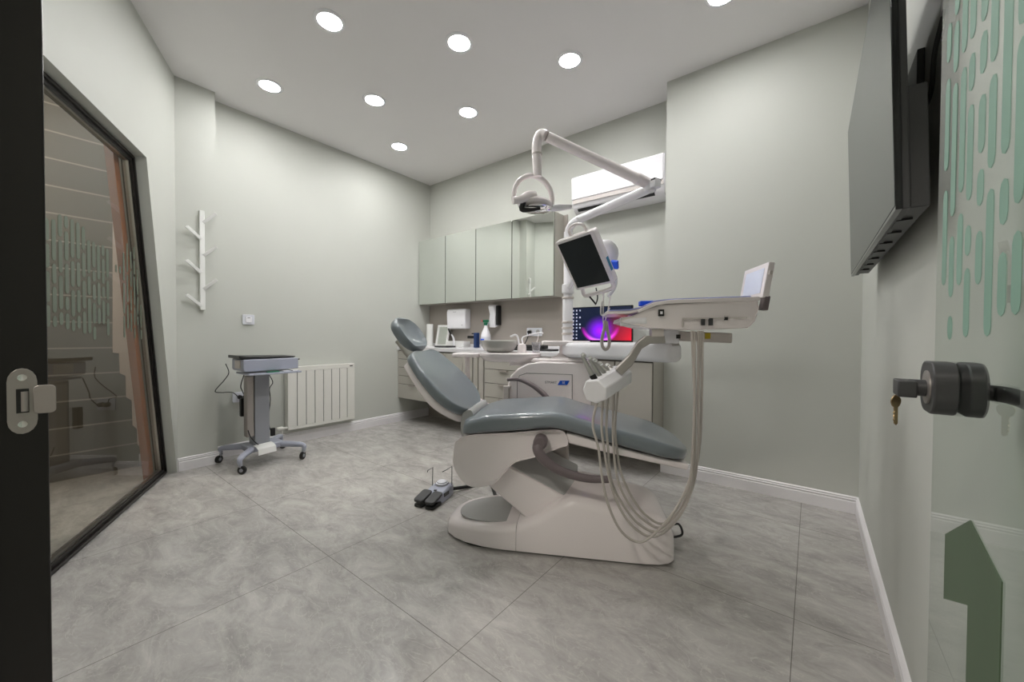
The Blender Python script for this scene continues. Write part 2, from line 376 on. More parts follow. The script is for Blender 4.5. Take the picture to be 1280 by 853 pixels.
def skirt(name, path, side, h=.108):
    """moulded skirting board following a polyline (list of xy); side = room-side sign"""
    prof = [(0, 0), (.014, 0), (.014, h*.66), (.010, h*.72), (.013, h*.78), (.013, h*.82), (.008, h*.86), (.010, h*.93), (.005, h*.97), (.0, h)]
    bm = B(); pts = [Vector((*p, 0)) for p in path]; rings = []
    for i, p in enumerate(pts):
        if i == 0: d = (pts[1]-p).normalized(); nrm = Vector((-d.y, d.x, 0))*side; sc = 1
        elif i == len(pts)-1: d = (p-pts[i-1]).normalized(); nrm = Vector((-d.y, d.x, 0))*side; sc = 1
        else:
            d1 = (p-pts[i-1]).normalized(); d2 = (pts[i+1]-p).normalized()
            n1 = Vector((-d1.y, d1.x, 0))*side; n2 = Vector((-d2.y, d2.x, 0))*side
            nrm = (n1+n2).normalized(); sc = 1/max(.3, nrm.dot(n1))
        rings.append([p + nrm*(a*sc) + Vector((0, 0, z)) for a, z in prof])
    loft(bm, rings); return struct(link(name, bm, M['skirting'], keep=True, smooth=False))
skirt('baseboard_back', [(XP, YA), (XP, YP), (XR, YP)], -1)
skirt('baseboard_right', [(XR, YP), (XR, .02)], -1)
skirt('baseboard_corridor', skirt_path, -1)
skirt('baseboard_left', [(XL, YA), (XL, 1.03), (XPL, 1.03), (XPL, .80)], 1)
e = W0 + Wd*.012
skirt('baseboard_window', [(XPL, .80), (XPL+.003, .768), (e.x, e.y)], 1, .108)

# glazed partition: black profile frame with a slanted side
ROFF = .065
win = bpy.data.objects.new('window_1', None); COL.objects.link(win); win.location = WP(.9, ROFF, 0); WLOC[win.name] = WP(.9, ROFF, 0); win['kind'] = 'structure'
def slx(z): return TB + (TT-TB)*z/TOPZ
bm = B()
def ring4(i):  # outline of the opening inset by i
    return [(slx(i)+i*1.03, i), (TEND-.001, i), (TEND-.001, TOPZ-i), (slx(TOPZ-i)+i*1.03, TOPZ-i)]
def frame_ring(bm, i0, i1, o0, o1):
    A = ring4(i0); Bq = ring4(i1)
    rings = [[WP(t, o0, z) for t, z in A], [WP(t, o1, z) for t, z in A], [WP(t, o1, z) for t, z in Bq], [WP(t, o0, z) for t, z in Bq]]
    loft(bm, rings, cap=False, closed=True)
frame_ring(bm, .0, .05, ROFF-.0, ROFF+.05); frame_ring(bm, .018, .03, ROFF-.012, ROFF+.01)
link('window_frame', bm, M['frameblack'], win, smooth=False)
bm = B(); frame_ring(bm, .05, .056, ROFF+.012, ROFF+.04); link('glazing_bead', bm, M['steel'], win, smooth=False)
bm = B(); q = ring4(.03); prism(bm, q, lambda t, z: WP(t, ROFF+.018, z), lambda t, z: WP(t, ROFF+.026, z)); link('glass_pane', bm, M['winglass'], win, smooth=False)
# outer wooden jamb beyond the slanted side
bm = B(); q = [(slx(0)+.05, 0), (slx(0)+.12, 0), (slx(TOPZ)+.12, TOPZ), (slx(TOPZ)+.05, TOPZ)]
prism(bm, q, lambda t, z: WP(t, ROFF+.06, z), lambda t, z: WP(t, ROFF+.10, z)); j = link('trim_1', bm, M['orange'], smooth=False); struct(j)
# frosted bars on the partition glass
bm = B(); t = .20; rnd = random.Random(3); k = 0
def capsule(a0, a1, z0, z1, n=4):
    r = (a1-a0)/2; c = (a0+a1)/2; out = []
    for i in range(n+1): an = PI*i/n; out.append((c+r*math.cos(an), z1-r+r*math.sin(an)))
    for i in range(n+1): an = PI+PI*i/n; out.append((c+r*math.cos(an), z0+r+r*math.sin(an)))
    return out
while t < 1.60:
    env = [(.2, 1.66), (.62, 1.68), (.72, 1.50), (.84, 1.58), (.93, 1.63), (1.10, 1.66), (1.19, 1.72), (1.35, 1.69), (1.45, 1.64), (1.7, 1.62)]
    for (ta, za), (tb_, zb_) in zip(env, env[1:]):
        if ta <= t < tb_: top = za + (zb_-za)*(t-ta)/(tb_-ta)
    top += rnd.uniform(-.04, .03); bot = 1.15 + rnd.uniform(-.05, .06)
    if .66 < t < .82: bot = 1.52
    z = top
    while z > bot:
        L_ = rnd.uniform(.06, .20); z1 = max(z-L_, bot-.03); lo = slx(z)+.05
        if t > lo and z-z1 > .04:
            prism(bm, capsule(t, t+(.030 if t > .78 else .02), z1, z), lambda a, zz: WP(a, ROFF+.0165, zz), lambda a, zz: WP(a, ROFF+.0178, zz))
        z = z1-.014
    t += .05
link('frosted_bars', bm, M['decal2'], win, smooth=False)

# entrance door jamb with strike plate (left) and the open glass leaf (right)
bm = B(); ibox(bm, -.93, -.88, -.125, .023, 0, 2.45); ibox(bm, -.882, -.874, -.125, -.024, 0, 2.45); ibox(bm, -.93, .245, -.125, -.01, 2.40, 2.45)
jb = struct(link('trim_2', bm, M['frameblack'], smooth=False, bevel=.002))
bm = B()
plate = []
for (cy_, cz_, a0_, a1_) in ((-.0005, 1.050, 0, 180), (-.0005, .995, 180, 360)):
    for i in range(9):
        an = math.radians(a0_+(a1_-a0_)*i/8); plate.append((cy_+.0135*math.cos(an), cz_+.019*math.sin(an)))
bm2 = bm
prism(bm2, plate, lambda y, z: Vector((-.880, y, z)), lambda y, z: Vector((-.8765, y, z)))
sp = link('strike_plate', bm2, M['satin'], jb, bevel=.0005)
bm = B(); ibox(bm, -.8768, -.8755, -.006, .0055, 1.006, 1.040); link('strike_pocket', bm, M['black'], sp, smooth=False)
bm = B(); lathe(bm, Vector((-.8757, .0015, 1.008)), [(.0035, 0), (.0035, .028)], seg=12); link('strike_roller', bm, M['satin'], sp)
for zz in (1.056, .990):
    bm = B(); lathe(bm, Vector((-.8766, -.0005, zz)), [(.0045, 0), (.0045, .0012), (.002, .0008)], axis=(1, 0, 0), seg=14); link('screw', bm, M['chrome'], sp)
bm = B(); prism(bm, rrect(.009, .030, 1.003, 1.044, .006), lambda y, z: Vector((-.8765 + max(0, y-.02)*.4, y, z)), lambda y, z: Vector((-.8735 + max(0, y-.02)*.4, y, z)))
link('strike_lip', bm, M['satin'], sp, bevel=.0008)

XG = .17
door = bpy.data.objects.new('door_1', None); COL.objects.link(door); door.location = (XG, .55, 0); WLOC[door.name] = Vector((XG, .55, 0)); door['kind'] = 'structure'
bm = B(); ibox(bm, XG, XG+.010, .06, .985, .012, 2.40); link('glass_leaf', bm, M['glass'], door, smooth=False)
def gy(u, v): p = onax(u, v, 0, XG); return p.y, p.z
cols = {1180: [(22, 72), (94, 212), (237, 357)], 1189: [(-60, 10), (20, 85), (100, 270), (295, 372), (395, 425)], 1199: [(-40, 60), (80, 240), (266, 357)],
        1209: [(-80, 42), (62, 110), (128, 250), (281, 320), (335, 422)], 1223: [(-90, 20), (34, 88), (115, 190), (210, 257), (288, 356)],
        1236: [(-100, 73), (90, 209), (235, 421)], 1253: [(-130, 191), (222, 281), (315, 396)], 1271: [(-120, 25), (42, 254), (288, 394)], 1293: [(-50, 150), (180, 330), (350, 420)], 1318: [(-80, 250), (280, 440)]}
bm = B()
for u, segs in cols.items():
    yy = gy(u, 350)[0]; w = .0125
    for v0, v1 in segs:
        uu = u
        z1 = onax(uu+10*(350-v0)/300, v0, 0, XG).z; z0 = onax(uu+10*(350-v1)/300, v1, 0, XG).z
        prism(bm, capsule(yy-w, yy+w, z0, z1), lambda y, z: Vector((XG-.0006, y, z)), lambda y, z: Vector((XG-.0002, y, z)))
link('mint_frosted_bars', bm, M['decal'], door, smooth=False)
bm = B(); prism(bm, [(.887, .811), (.772, .877), (.663, .850), (.663, .35), (.773, .35), (.773, .762), (.887, .709)], lambda y, z: Vector((XG-.0015, y, z)), lambda y, z: Vector((XG-.0003, y, z)))
link('green_arrow_sticker', bm, M['arrow'], door, smooth=False)
# lock body, thumb-piece with key, lever on both faces
hc = Vector((XG, .880, 1.043))
bm = B()
prism(bm, rrect(hc.y-.046, hc.y+.048, hc.z-.042, hc.z+.038, .030, 8), lambda y, z: Vector((XG-.026, y, z)), lambda y, z: Vector((XG, y, z)))
prism(bm, rrect(hc.y-.046, hc.y+.048, hc.z-.042, hc.z+.038, .030, 8), lambda y, z: Vector((XG+.010, y, z)), lambda y, z: Vector((XG+.028, y, z)))
lk = link('lock_case', bm, M['darkgrey'], door, bevel=.002)
bm = B(); lathe(bm, hc + Vector((-.028, -.004, -.002)), [(.026, 0), (.026, .004)], axis=(1, 0, 0), seg=28); link('rose', bm, M['satin'], lk)
bm = B(); lathe(bm, hc + Vector((-.048, -.004, -.004)), [(.013, 0), (.013, .022)], axis=(1, 0, 0), seg=20)
obox(bm, hc + Vector((-.050, .002, -.006)), Vector((1, 0, 0)), Vector((0, 1, 0)), Vector((0, 0, 1)), .011, .024, .013)
link('lever', bm, M['darkgrey'], lk, bevel=.002)
bm = B(); tube(bm, [hc + Vector((.020, -.012, -.004)), hc + Vector((.040, -.022, -.004)), hc + Vector((.052, -.045, -.006)), hc + Vector((.054, -.12, -.010))], .0105, 14, smooth=4, rad2=1.1); link('lever', bm, M['black'], lk)
bm = B(); kc = hc + Vector((-.058, .018, -.026))
prism(bm, smooth_poly([(-.010, -.002), (0, .006), (.010, -.002), (.008, -.012), (0, -.016), (-.008, -.012)]), lambda a, z: kc + Vector((-.0008, a, z)), lambda a, z: kc + Vector((.0008, a, z)))
prism(bm, [(-.004, -.012), (.004, -.012), (.004, -.042), (.001, -.045), (-.003, -.042), (-.003, -.038), (-.005, -.036), (-.003, -.033), (-.005, -.030), (-.003, -.027), (-.005, -.024), (-.003, -.021), (-.004, -.018)], lambda a, z: kc + Vector((-.0008, a, z)), lambda a, z: kc + Vector((.0008, a, z)))
K = link('door_key', bm, M['brass']); K.matrix_basis = K.matrix_basis @ Matrix.Rotation(math.radians(-40), 4, 'Z'); tag(K, 'small brass key hanging in the lock of the open glass door', 'key')

# ------------------------------------------------------------------ ceiling lights
lamps = [(-2.511, 1.26, 'round recessed downlight, the largest and uppermost one left of the lamp arm'),
         (-3.553, 1.28, 'round recessed downlight farthest left, above the coat rack side'),
         (-3.04, 1.919, 'round recessed downlight above the radiator, second row from the left'),
         (-1.975, 1.908, 'bright round downlight in the top middle of the ceiling'),
         (-1.448, 2.53, 'round recessed downlight nearest the dental lamp arm bend, on its right side'),
         (-2.519, 2.547, 'round recessed downlight straight above the mirrored wall cabinets'),
         (-3.569, 2.553, 'smallest round downlight, nearest the far corner of the ceiling'),
         (-.451, 2.60, 'round downlight cut off by the top edge, toward the television'),
         (-1.47, 1.26, 'round downlight overhead near the entrance')]
proto = thing('ceiling_downlight', lamps[0][2], 'ceiling light', (lamps[0][0], lamps[0][1], H), 'round recessed downlights in the ceiling')
c0 = Vector((lamps[0][0], lamps[0][1], H))
bm = B(); lathe(bm, c0, [(.074, -.004), (.074, -.008), (.092, -.008), (.098, -.004), (.098, -.0005), (.074, -.0005)], seg=36, cap=False); link('trim_ring', bm, M['whitecool'], proto)
bm = B(); lathe(bm, c0, [(.0001, -.005), (.075, -.005), (.075, -.001), (.0001, -.001)], seg=32, cap=False); link('diffuser', bm, M['lampglow'], proto, smooth=False)
for (x, y, lb) in lamps[1:]: dup(proto, (x, y, H), lb)
# unseen fill light added behind the camera to light the hallway
ld = bpy.data.lights.new('hallway_fill', 'AREA'); ld.shape = 'DISK'; ld.size = .3; ld.energy = 40; ld.color = (1, .93, .85)
lo = bpy.data.objects.new('hallway_fill', ld); lo.location = (-.6, -1.3, H-.02); COL.objects.link(lo)

# ------------------------------------------------------------------ wall cabinets (mirror fronts)
ys = 3.286
seams = [XL+.004, -3.64, -3.115, -2.578, -2.045]
wc_lab = ['mirror-fronted wall cabinet at the far left, against the radiator wall', 'mirror-fronted wall cabinet, second from the far corner, above the hand towel box',
          'mirror-fronted wall cabinet, third from the far corner, above the spray bottle', 'mirror-fronted wall cabinet at the right end, next to the monitor pole']
for i in range(4):
    x0, x1 = seams[i], seams[i+1]
    c = thing('wall_cabinet', wc_lab[i], 'cabinet', ((x0+x1)/2, 3.38, 1.512), 'mirrored wall cabinets')
    bm = B(); ibox(bm, x0+.001, x1-.001, ys+.02, YA-.013, 1.512, 2.36); link('body', bm, M['laminate'], c, smooth=False)
    bm = B(); ibox(bm, x0+.001, x1-.001, ys+.0191, ys+.0199, 1.513, 2.359); link('seam_shade_sheet', bm, M['gap_shade'], c, smooth=False)  # dark sheet behind the mirror door, paints shade into the seams
    bm = B(); ibox(bm, x0+.0045, x1-.0045, ys, ys+.019, 1.514, 2.358); link('door', bm, M['mirror'], c, smooth=False, bevel=.001)
bm = B(); ibox(bm, -4.165, -2.0, YA-.012, YA, .98, 2.36)
tag(link('backsplash_panel', bm, M['lamdark'], smooth=False), 'brown-grey wall panel between worktop and mirrored cabinets', 'wall panel')
bm = B(); ibox(bm, -4.165, XP-.002, YA-.03, YA, .0, .90)
tag(link('plinth_panel', bm, M['lamdark'], smooth=False), 'brown-grey panel behind and beneath the floating drawer units', 'panel')

# ------------------------------------------------------------------ base cabinets
yl = 2.958; z0c, z1c = .305, .918
def drawer_unit(x0, x1, hs, label, dirlab):
    c = thing('drawer_cabinet', label, 'cabinet', ((x0+x1)/2, 3.2, z0c), 'floating base cabinets')
    bm = B(); ibox(bm, x0, x1, yl+.02, YA-.035, z0c, z1c); link('body', bm, M['laminate'], c, smooth=False)
    z = z1c-.012
    for h in hs:
        bm = B(); ibox(bm, x0+.004, x1-.004, yl, yl+.019, z-h+.007, z); d = link('drawer', bm, M['laminate'], c, smooth=False, bevel=.001)
        bm = B(); ibox(bm, (x0+x1)/2-.055, (x0+x1)/2+.055, yl-.016, yl+.002, z-.004, z+.0015); ibox(bm, (x0+x1)/2-.055, (x0+x1)/2+.055, yl-.018, yl-.014, z-.016, z+.0015)
        link('pull', bm, M['lamdark'], d, smooth=False)
        z -= h
    bm = B(); ibox(bm, x0+.002, x1-.002, yl+.012, yl+.02, z0c+.002, z1c-.003); link('seam_shade_sheet', bm, M['gap_shade'], c, smooth=False)  # dark sheet standing in for shade in the drawer gaps
    return c
drawer_unit(XL+.002, -3.57, [.105, .105, .105, .105, .18], 'floating drawer unit under the headrest, against the radiator wall', 0)
def door_unit(x0, x1, label):
    c = thing('base_cabinet', label, 'cabinet', ((x0+x1)/2, 3.2, z0c), 'floating base cabinets')
    bm = B(); ibox(bm, x0, x1, yl+.02, YA-.035, z0c, z1c); link('body', bm, M['laminate'], c, smooth=False)
    xm = (x0+x1)/2
    for a, b in ((x0, xm), (xm, x1)):
        bm = B(); ibox(bm, a+.004, b-.004, yl, yl+.019, z0c+.002, z1c-.012); d = link('door', bm, M['laminate'], c, smooth=False, bevel=.001)
    bm = B(); ibox(bm, x0+.002, x1-.002, yl+.012, yl+.02, z0c+.002, z1c-.003); link('seam_shade_sheet', bm, M['gap_shade'], c, smooth=False)  # dark sheet standing in for shade around the two doors
door_unit(-3.568, -3.0, 'floating two-door base cabinet behind the chair backrest')
c = thing('base_cabinet', 'narrow floating cabinet with upright slats between door and drawer units', 'cabinet', (-2.84, 3.2, z0c), 'floating base cabinets')
bm = B(); ibox(bm, -2.998, -2.682, yl+.03, YA-.035, z0c, z1c); link('body', bm, M['gap_shade'], c, smooth=False)
bm = B()
for k in range(4): ibox(bm, -2.996+k*.08, -2.996+k*.08+.062, yl, yl+.03, z0c+.002, z1c-.004)
link('slatted_front', bm, M['laminate'], c, smooth=False)
drawer_unit(-2.68, -2.16, [.145, .145, .145, .17], 'floating drawer unit behind the spittoon, left of the control box', 0)
door_unit(-2.158, -1.56, 'floating two-door base cabinet hidden mostly by the control box')
door_unit(-1.558, XP-.002, 'floating two-door base cabinet at the right end, below the desktop computer')
bm = B(); ibox(bm, XL+.002, XP-.002, yl-.012, YA-.013, z1c+.002, .962)
ibox(bm, XL+.002, XP-.002, YA-.03, YA-.013, .962, 1.0)
wt = tag(link('worktop', bm, M['worktop'], smooth=False, bevel=.003), 'long white worktop running over all the base cabinets', 'worktop')
ZW = .9621

# ------------------------------------------------------------------ air conditioner
ax0, ax1 = -1.83, -.968
ac = thing('air_conditioner', 'white wall-mounted air conditioner above the lamp arm', 'air conditioner', ((ax0+ax1)/2, 3.37, 2.29))
prof = [(YA, 2.29), (3.34, 2.29), (3.285, 2.325), (3.262, 2.375), (3.258, 2.60), (3.275, 2.625), (YA, 2.63)]
bm = B(); prism(bm, prof, lambda y, z: Vector((ax0, y, z)), lambda y, z: Vector((ax1, y, z))); link('body', bm, M['whitecool'], ac, bevel=.006, bseg=3)
bm = B(); prism(bm, [(3.262, 2.405), (3.252, 2.41), (3.249, 2.61), (3.258, 2.622), (3.275, 2.626), (3.275, 2.405)], lambda y, z: Vector((ax0+.002, y, z)), lambda y, z: Vector((ax1-.014, y, z))); link('front_panel', bm, M['whitecool'], ac, bevel=.003)
bm = B(); prism(bm, [(3.262, 2.368), (3.262, 2.401), (3.257, 2.401), (3.257, 2.368)], lambda y, z: Vector((ax0+.01, y, z)), lambda y, z: Vector((ax1-.01, y, z))); link('grille_strip', bm, M['offwhite'], ac, smooth=False)
bm = B(); prism(bm, [(3.300, 2.305), (3.304, 2.300), (3.284, 2.316), (3.280, 2.321)], lambda y, z: Vector((ax0+.05, y, z)), lambda y, z: Vector((ax1-.09, y, z))); link('air_outlet', bm, M['black'], ac, smooth=False)
bm = B(); prism(bm, rrect(3.255, YA, 2.28, 2.64, .02), lambda y, z: Vector((ax1, y, z)), lambda y, z: Vector((ax1+.010, y, z))); link('end_cap', bm, M['greyplate'], ac)

# ------------------------------------------------------------------ radiator
rx = -4.085; ry0, ry1, rz0, rz1 = 1.62, 2.325, .155, .785
ra = thing('radiator', 'white panel radiator on the left wall behind the equipment cart', 'radiator', (rx-.04, (ry0+ry1)/2, rz0))
bm = B(); ibox(bm, XL+.012, rx-.008, ry0+.008, ry1-.008, rz0+.01, rz1-.012); link('core', bm, M['darkgrey'], ra, smooth=False)
bm = B(); ibox(bm, XL+.006, rx, ry0, ry1, rz1-.045, rz1); ibox(bm, XL+.006, rx, ry0, ry1, rz0, rz0+.03)
n = 8; w = (ry1-ry0)/n
for k in range(n): ibox(bm, rx-.02, rx, ry0+k*w+(.003 if k else 0), ry0+(k+1)*w-(.003 if k < n-1 else 0), rz0+.031, rz1-.046)
link('front_panel', bm, M['radiator'], ra, smooth=False, bevel=.002)
for yy in (ry0-.002, ry1-.008):
    bm = B(); ibox(bm, XL+.006, rx-.022, yy, yy+.010, rz0, rz1); link('side_panel', bm, M['radiator'], ra, smooth=False)
bm = B(); ibox(bm, rx, rx+.0012, ry1-.06, ry1-.025, rz1-.03, rz1-.02); link('badge', bm, M['black'], ra, smooth=False)
bm = B(); lathe(bm, Vector((rx-.02, ry0-.095, rz0+.025)), [(.014, 0), (.022, .01), (.022, .05), (.012, .055), (.012, .10)], axis=(0, 1, 0), seg=18); lathe(bm, Vector((rx-.02, ry0-.05, .0)), [(.009, 0), (.009, rz0+.02)], seg=12)
link('valve', bm, M['radiator'], ra)

# ------------------------------------------------------------------ coat rack
cr = thing('coat_rack', 'white branch-shaped coat rack on the narrow wall pillar', 'coat rack', (XPL+.01, .93, 1.31))
bm = B(); ibox(bm, XPL+.001, XPL+.026, .913, .947, 1.312, 2.137); link('stem', bm, M['paper'], cr, smooth=False, bevel=.003)
for (u0, v0, u1, v1) in ((254.5, 278, 269.5, 267.5), (254.5, 319, 270, 309), (255, 361, 270.5, 350), (249.5, 298, 233.5, 283), (249.5, 340.5, 233.5, 325.5), (249.5, 382, 234, 369)):
    a = onax(u0, v0, 0, XPL+.02); b = onax(u1, v1, 0, XPL+.05)
    a.y = .93 + (.012 if u1 > 250 else -.012)
    bm = B(); d = (b-a).normalized(); s_ = d.cross(Vector((1, 0, 0))).normalized(); obox(bm, (a+b)/2, d, s_, d.cross(s_), (b-a).length/2+.004, .012, .010); link('peg', bm, M['paper'], cr, smooth=False, bevel=.002)

# ------------------------------------------------------------------ wall sockets
def socket_x(x, y, z, wy, wz, label, kind='switch'):
    o = thing('wall_socket' if kind != 'switch' else 'wall_switch', label, 'socket' if kind != 'switch' else 'switch', (x, y, z-wz/2))
    bm = B(); prism(bm, rrect(y-wy/2, y+wy/2, z-wz/2, z+wz/2, .008), lambda a, b: Vector((x, a, b)), lambda a, b: Vector((x+.011, a, b))); link('plate', bm, M['wallwhite'], o, bevel=.002)
    return o
o = socket_x(XL, 1.31, 1.248, .098, .094, 'white square wall control left of the radiator, above the cart')
bm = B(); prism(bm, rrect(1.285, 1.335, 1.222, 1.274, .006), lambda a, b: Vector((XL+.011, a, b)), lambda a, b: Vector((XL+.017, a, b))); link('rocker', bm, M['whitecool'], o, bevel=.002)
bm = B(); ibox(bm, XL+.017, XL+.019, 1.300, 1.322, 1.262, 1.267); link('mark', bm, M['darkgrey'], o, smooth=False)
o = socket_x(XL, 1.255, .53, .15, .095, 'white wall socket with black plugs, low behind the cart', 'socket')
for yy in (1.235, 1.28):
    bm = B(); lathe(bm, Vector((XL+.011, yy, .53)), [(.02, 0), (.018, .03), (.010, .04)], axis=(1, 0, 0), seg=16); link('plug', bm, M['black'], o)

# ------------------------------------------------------------------ equipment cart
cc = Vector((-3.80, 1.30, 0))
cart = thing('equipment_cart', 'grey rolling equipment cart on casters in front of the radiator', 'cart', cc)
bm = B()
for z_, r_ in ((.085, 0),):
    pass
wheels = [(-4.02, 1.05), (-3.56, 1.055), (-3.57, 1.545), (-4.06, 1.545)]
# H-shaped foot: two side rails joined by a bridge
bm = B(); obox(bm, Vector((-3.81, 1.30, .135)), Vector((1, 0, 0)), Vector((0, 1, 0)), Vector((0, 0, 1)), .11, .14, .025); link('foot_bridge', bm, M['cartblue'], cart, bevel=.01)
for (x, y) in wheels:
    sx_ = 1 if x > -3.8 else -1; sy_ = 1 if y > 1.3 else -1
    bm = B(); tube(bm, [Vector((-3.81+sx_*.06, 1.30+sy_*.09, .135)), Vector((x-sx_*.05, y-sy_*.04, .13)), Vector((x, y, .118)), Vector((x, y, .085))], [.028, .024, .02, .017], 10, smooth=3); link('foot_rail', bm, M['cartblue'], cart)
for i, (x, y) in enumerate(wheels):
    dv = Vector((.8, .6, 0)) if i % 2 else Vector((.55, -.83, 0)); nv = Vector((-dv.y, dv.x, 0)); wc = Vector((x, y, .034)) + dv*.018
    bm = B(); lathe(bm, wc - nv*.011, [(.022, 0), (.033, .002), (.034, .011), (.033, .020), (.022, .022)], axis=nv, seg=22); wo = link('caster', bm, M['black'], cart)
    bm = B(); tube(bm, [Vector((x, y, .09)), Vector((x, y, .074)), wc + Vector((0, 0, .012))], [.013, .018, .008], 10); lathe(bm, wc - nv*.015, [(.014, 0), (.014, .030)], axis=nv, seg=14); link('fork', bm, M['cartgrey'], wo)
bm = B(); prism(bm, rrect(1.215, 1.325, 0, 1, .0), lambda y, z: Vector((-3.86, y, .15+z*.61)), lambda y, z: Vector((-3.72, y, .15+z*.61))); link('column', bm, M['cartgrey'], cart, smooth=False, bevel=.008)
bm = B(); ibox(bm, -3.80, -3.725, 1.155, 1.213, .24, .76); link('cable_duct', bm, M['satin'], cart, smooth=False, bevel=.01)
bm = B(); ibox(bm, -3.84, -3.72, 1.20, 1.31, .76, .785); link('neck', bm, M['offwhite'], cart, smooth=False)
bm = B(); ibox(bm, -3.86, -3.545, 1.12, 1.52, .777, .792); link('shelf', bm, M['cartblue'], cart, smooth=False, bevel=.004)
dev = thing('medical_device', 'grey desktop medical device with a closed black lid on the cart', 'medical device', (-3.8, 1.30, .80))
bm = B(); prism(bm, [(1.095, .822), (1.11, .806), (1.515, .812), (1.515, .905), (1.095, .905)], lambda y, z: Vector((-3.87, y, z)), lambda y, z: Vector((-3.60, y, z))); link('case', bm, M['cartblue'], dev, smooth=False, bevel=.006)
bm = B(); ibox(bm, -3.78, -3.66, 1.088, 1.0945, .83, .895); link('port_panel', bm, M['offwhite'], dev, smooth=False)
bm = B(); prism(bm, [(1.075, .912), (1.49, .909), (1.505, .920), (1.14, .930), (1.075, .938)], lambda y, z: Vector((-3.90, y, z)), lambda y, z: Vector((-3.62, y, z))); link('lid', bm, M['black'], dev, smooth=False, bevel=.006)
bm = B(); tube(bm, [Vector((-3.66, 1.515, .885)), Vector((-3.66, 1.55, .89))], .006, 8); link('probe_hook', bm, M['darkgrey'], dev)
for i, (yy, ln) in enumerate(((1.30, .09), (1.40, .05), (1.47, .04))):
    bm = B(); ibox(bm, -3.592, -3.555, yy-ln/2, yy+ln/2, .7925, .801); tag(link('cart_tool', bm, (M['green'], M['wallwhite'], M['whitecool'])[i], smooth=False, bevel=.002), ('dark green flat tool on the cart shelf', 'small white clip on the cart shelf, next to the green tool', 'small white box at the right end of the cart shelf')[i], 'tool')
bm = B(); prism(bm, [(-3.715, .168), (-3.66, .165), (-3.61, .15), (-3.60, .105), (-3.603, .105), (-3.613, .147), (-3.66, .1615), (-3.715, .164)], lambda x, z: Vector((x, 1.20, z)), lambda x, z: Vector((x, 1.335, z+.008)))
tag(link('paper_sheet', bm, M['paper'], smooth=False), 'white paper sheet draped over the cart foot', 'paper')
bm = B(); ibox(bm, -3.90, -3.86, 1.155, 1.195, .40, .56); tag(link('power_adapter', bm, M['black'], smooth=False, bevel=.004), 'black power adapter hanging beside the cart column', 'power adapter')
def cab(pts, r, label, m=None, cat='cable', nm='power_cable'):
    bm = B(); tube(bm, pts, r, 7, smooth=6); return tag(link(nm, bm, m or M['cable']), label, cat)
cab([onax(282, 455, 0, -3.9), onax(286, 466, 0, -3.92), onax(280, 476, 0, -3.95), onax(269, 489, 0, -4.0), onax(277, 491, 0, -4.02), onax(291, 491, 0, -4.1), onax(300, 499, 0, -4.14)], .0035, 'thin dark cable looping in the air left of the cart')
cab([onax(306, 466, 0, -3.95), onax(301, 482, 0, -3.97), onax(303, 489, 0, -4.0), onax(307, 498, 0, -4.12)], .004, 'black cable running from the cart shelf down to the wall socket')
cab([onax(336, 468, 0, -3.75), onax(341, 478, 0, -3.75), onax(337, 486, 0, -3.76), onax(338, 500, 0, -3.76), onax(336, 520, 0, -3.76), onax(337, 534, 0, -3.76), onax(341, 545, 0, -3.78)], .0035, 'black cable hanging down the right side of the cart column')
cab([onax(310, 538, 0, -3.72), onax(313, 546, 0, -3.71), onax(319, 553, 0, -3.70), onax(323, 556, 0, -3.67)], .004, 'short black cable at the foot of the cart column')
bm = B(); obox(bm, onax(341, 540, 0, -3.74), Vector((1, 0, 0)), Vector((0, 1, 0)), Vector((0, 0, 1)), .012, .018, .035); tag(link('cable_plug', bm, M['black'], bevel=.006), 'black plug beside the cart column, above its foot', 'plug')

# ------------------------------------------------------------------ dental chair
chair = thing('dental_chair', 'slate-grey reclined dental chair on a white floor base', 'dental chair', CH(.2, .22, 0))
# front (main) base: lofted sections along s
def sect(s, t0, t1, z0, z1, r, rn=6, lean=0):
    pts = rrect(t0, t1, 0, 1, 0, rn)
    out = []; rr = r
    for a, b in rrect(t0, t1, z0-rr, z1, rr, rn):
        out.append(CH(s + lean*(b-z0), a, max(b, z0)))
    return out
bm = B()
st = [(0.0, .0, .45, .142), (.05, .0, .45, .165), (.12, 0, .45, .20), (.18, 0, .45, .245), (.24, 0, .45, .285), (.29, 0, .45, .305), (.36, 0, .45, .298), (.45, 0, .45, .280), (.55, .0, .45, .262), (.64, .003, .447, .248), (.70, .01, .44, .235), (.745, .028, .422, .205), (.775, .06, .39, .15), (.785, .09, .36, .09)]
rings = [sect(s, a, b, .012, h, .05 if i < 11 else .03) for i, (s, a, b, h) in enumerate(st)]
loft(bm, rings); link('base_cover', bm, M['white'], chair, sub=0)
bm = B()
st = [(-.002, .0, .45, .140), (-.08, .0, .45, .128), (-.18, .01, .44, .118), (-.28, .035, .415, .108), (-.35, .07, .38, .098), (-.40, .115, .33, .082), (-.425, .16, .28, .060)]
loft(bm, [sect(s, a, b, .012, h, .035) for s, a, b, h in st]); rb = link('rear_base_cover', bm, M['white'], chair)
bm = B(); pl = smooth_poly([(-.012, .10), (-.03, .07), (-.16, .055), (-.29, .09), (-.35, .17), (-.33, .28), (-.22, .36), (-.05, .385), (-.012, .36)])
prism(bm, pl, lambda s, t: CH(s, t, .126+s*.045), lambda s, t: CH(s, t, .1335+s*.045)); link('step_pad', bm, M['greyplate'], rb, bevel=.002)
bm = B(); prism(bm, rrect(-.34, .76, .025, .42, .13), lambda s, t: CH(s, t, .0), lambda s, t: CH(s, t, .013)); link('floor_plate', bm, M['black'], chair, smooth=False)
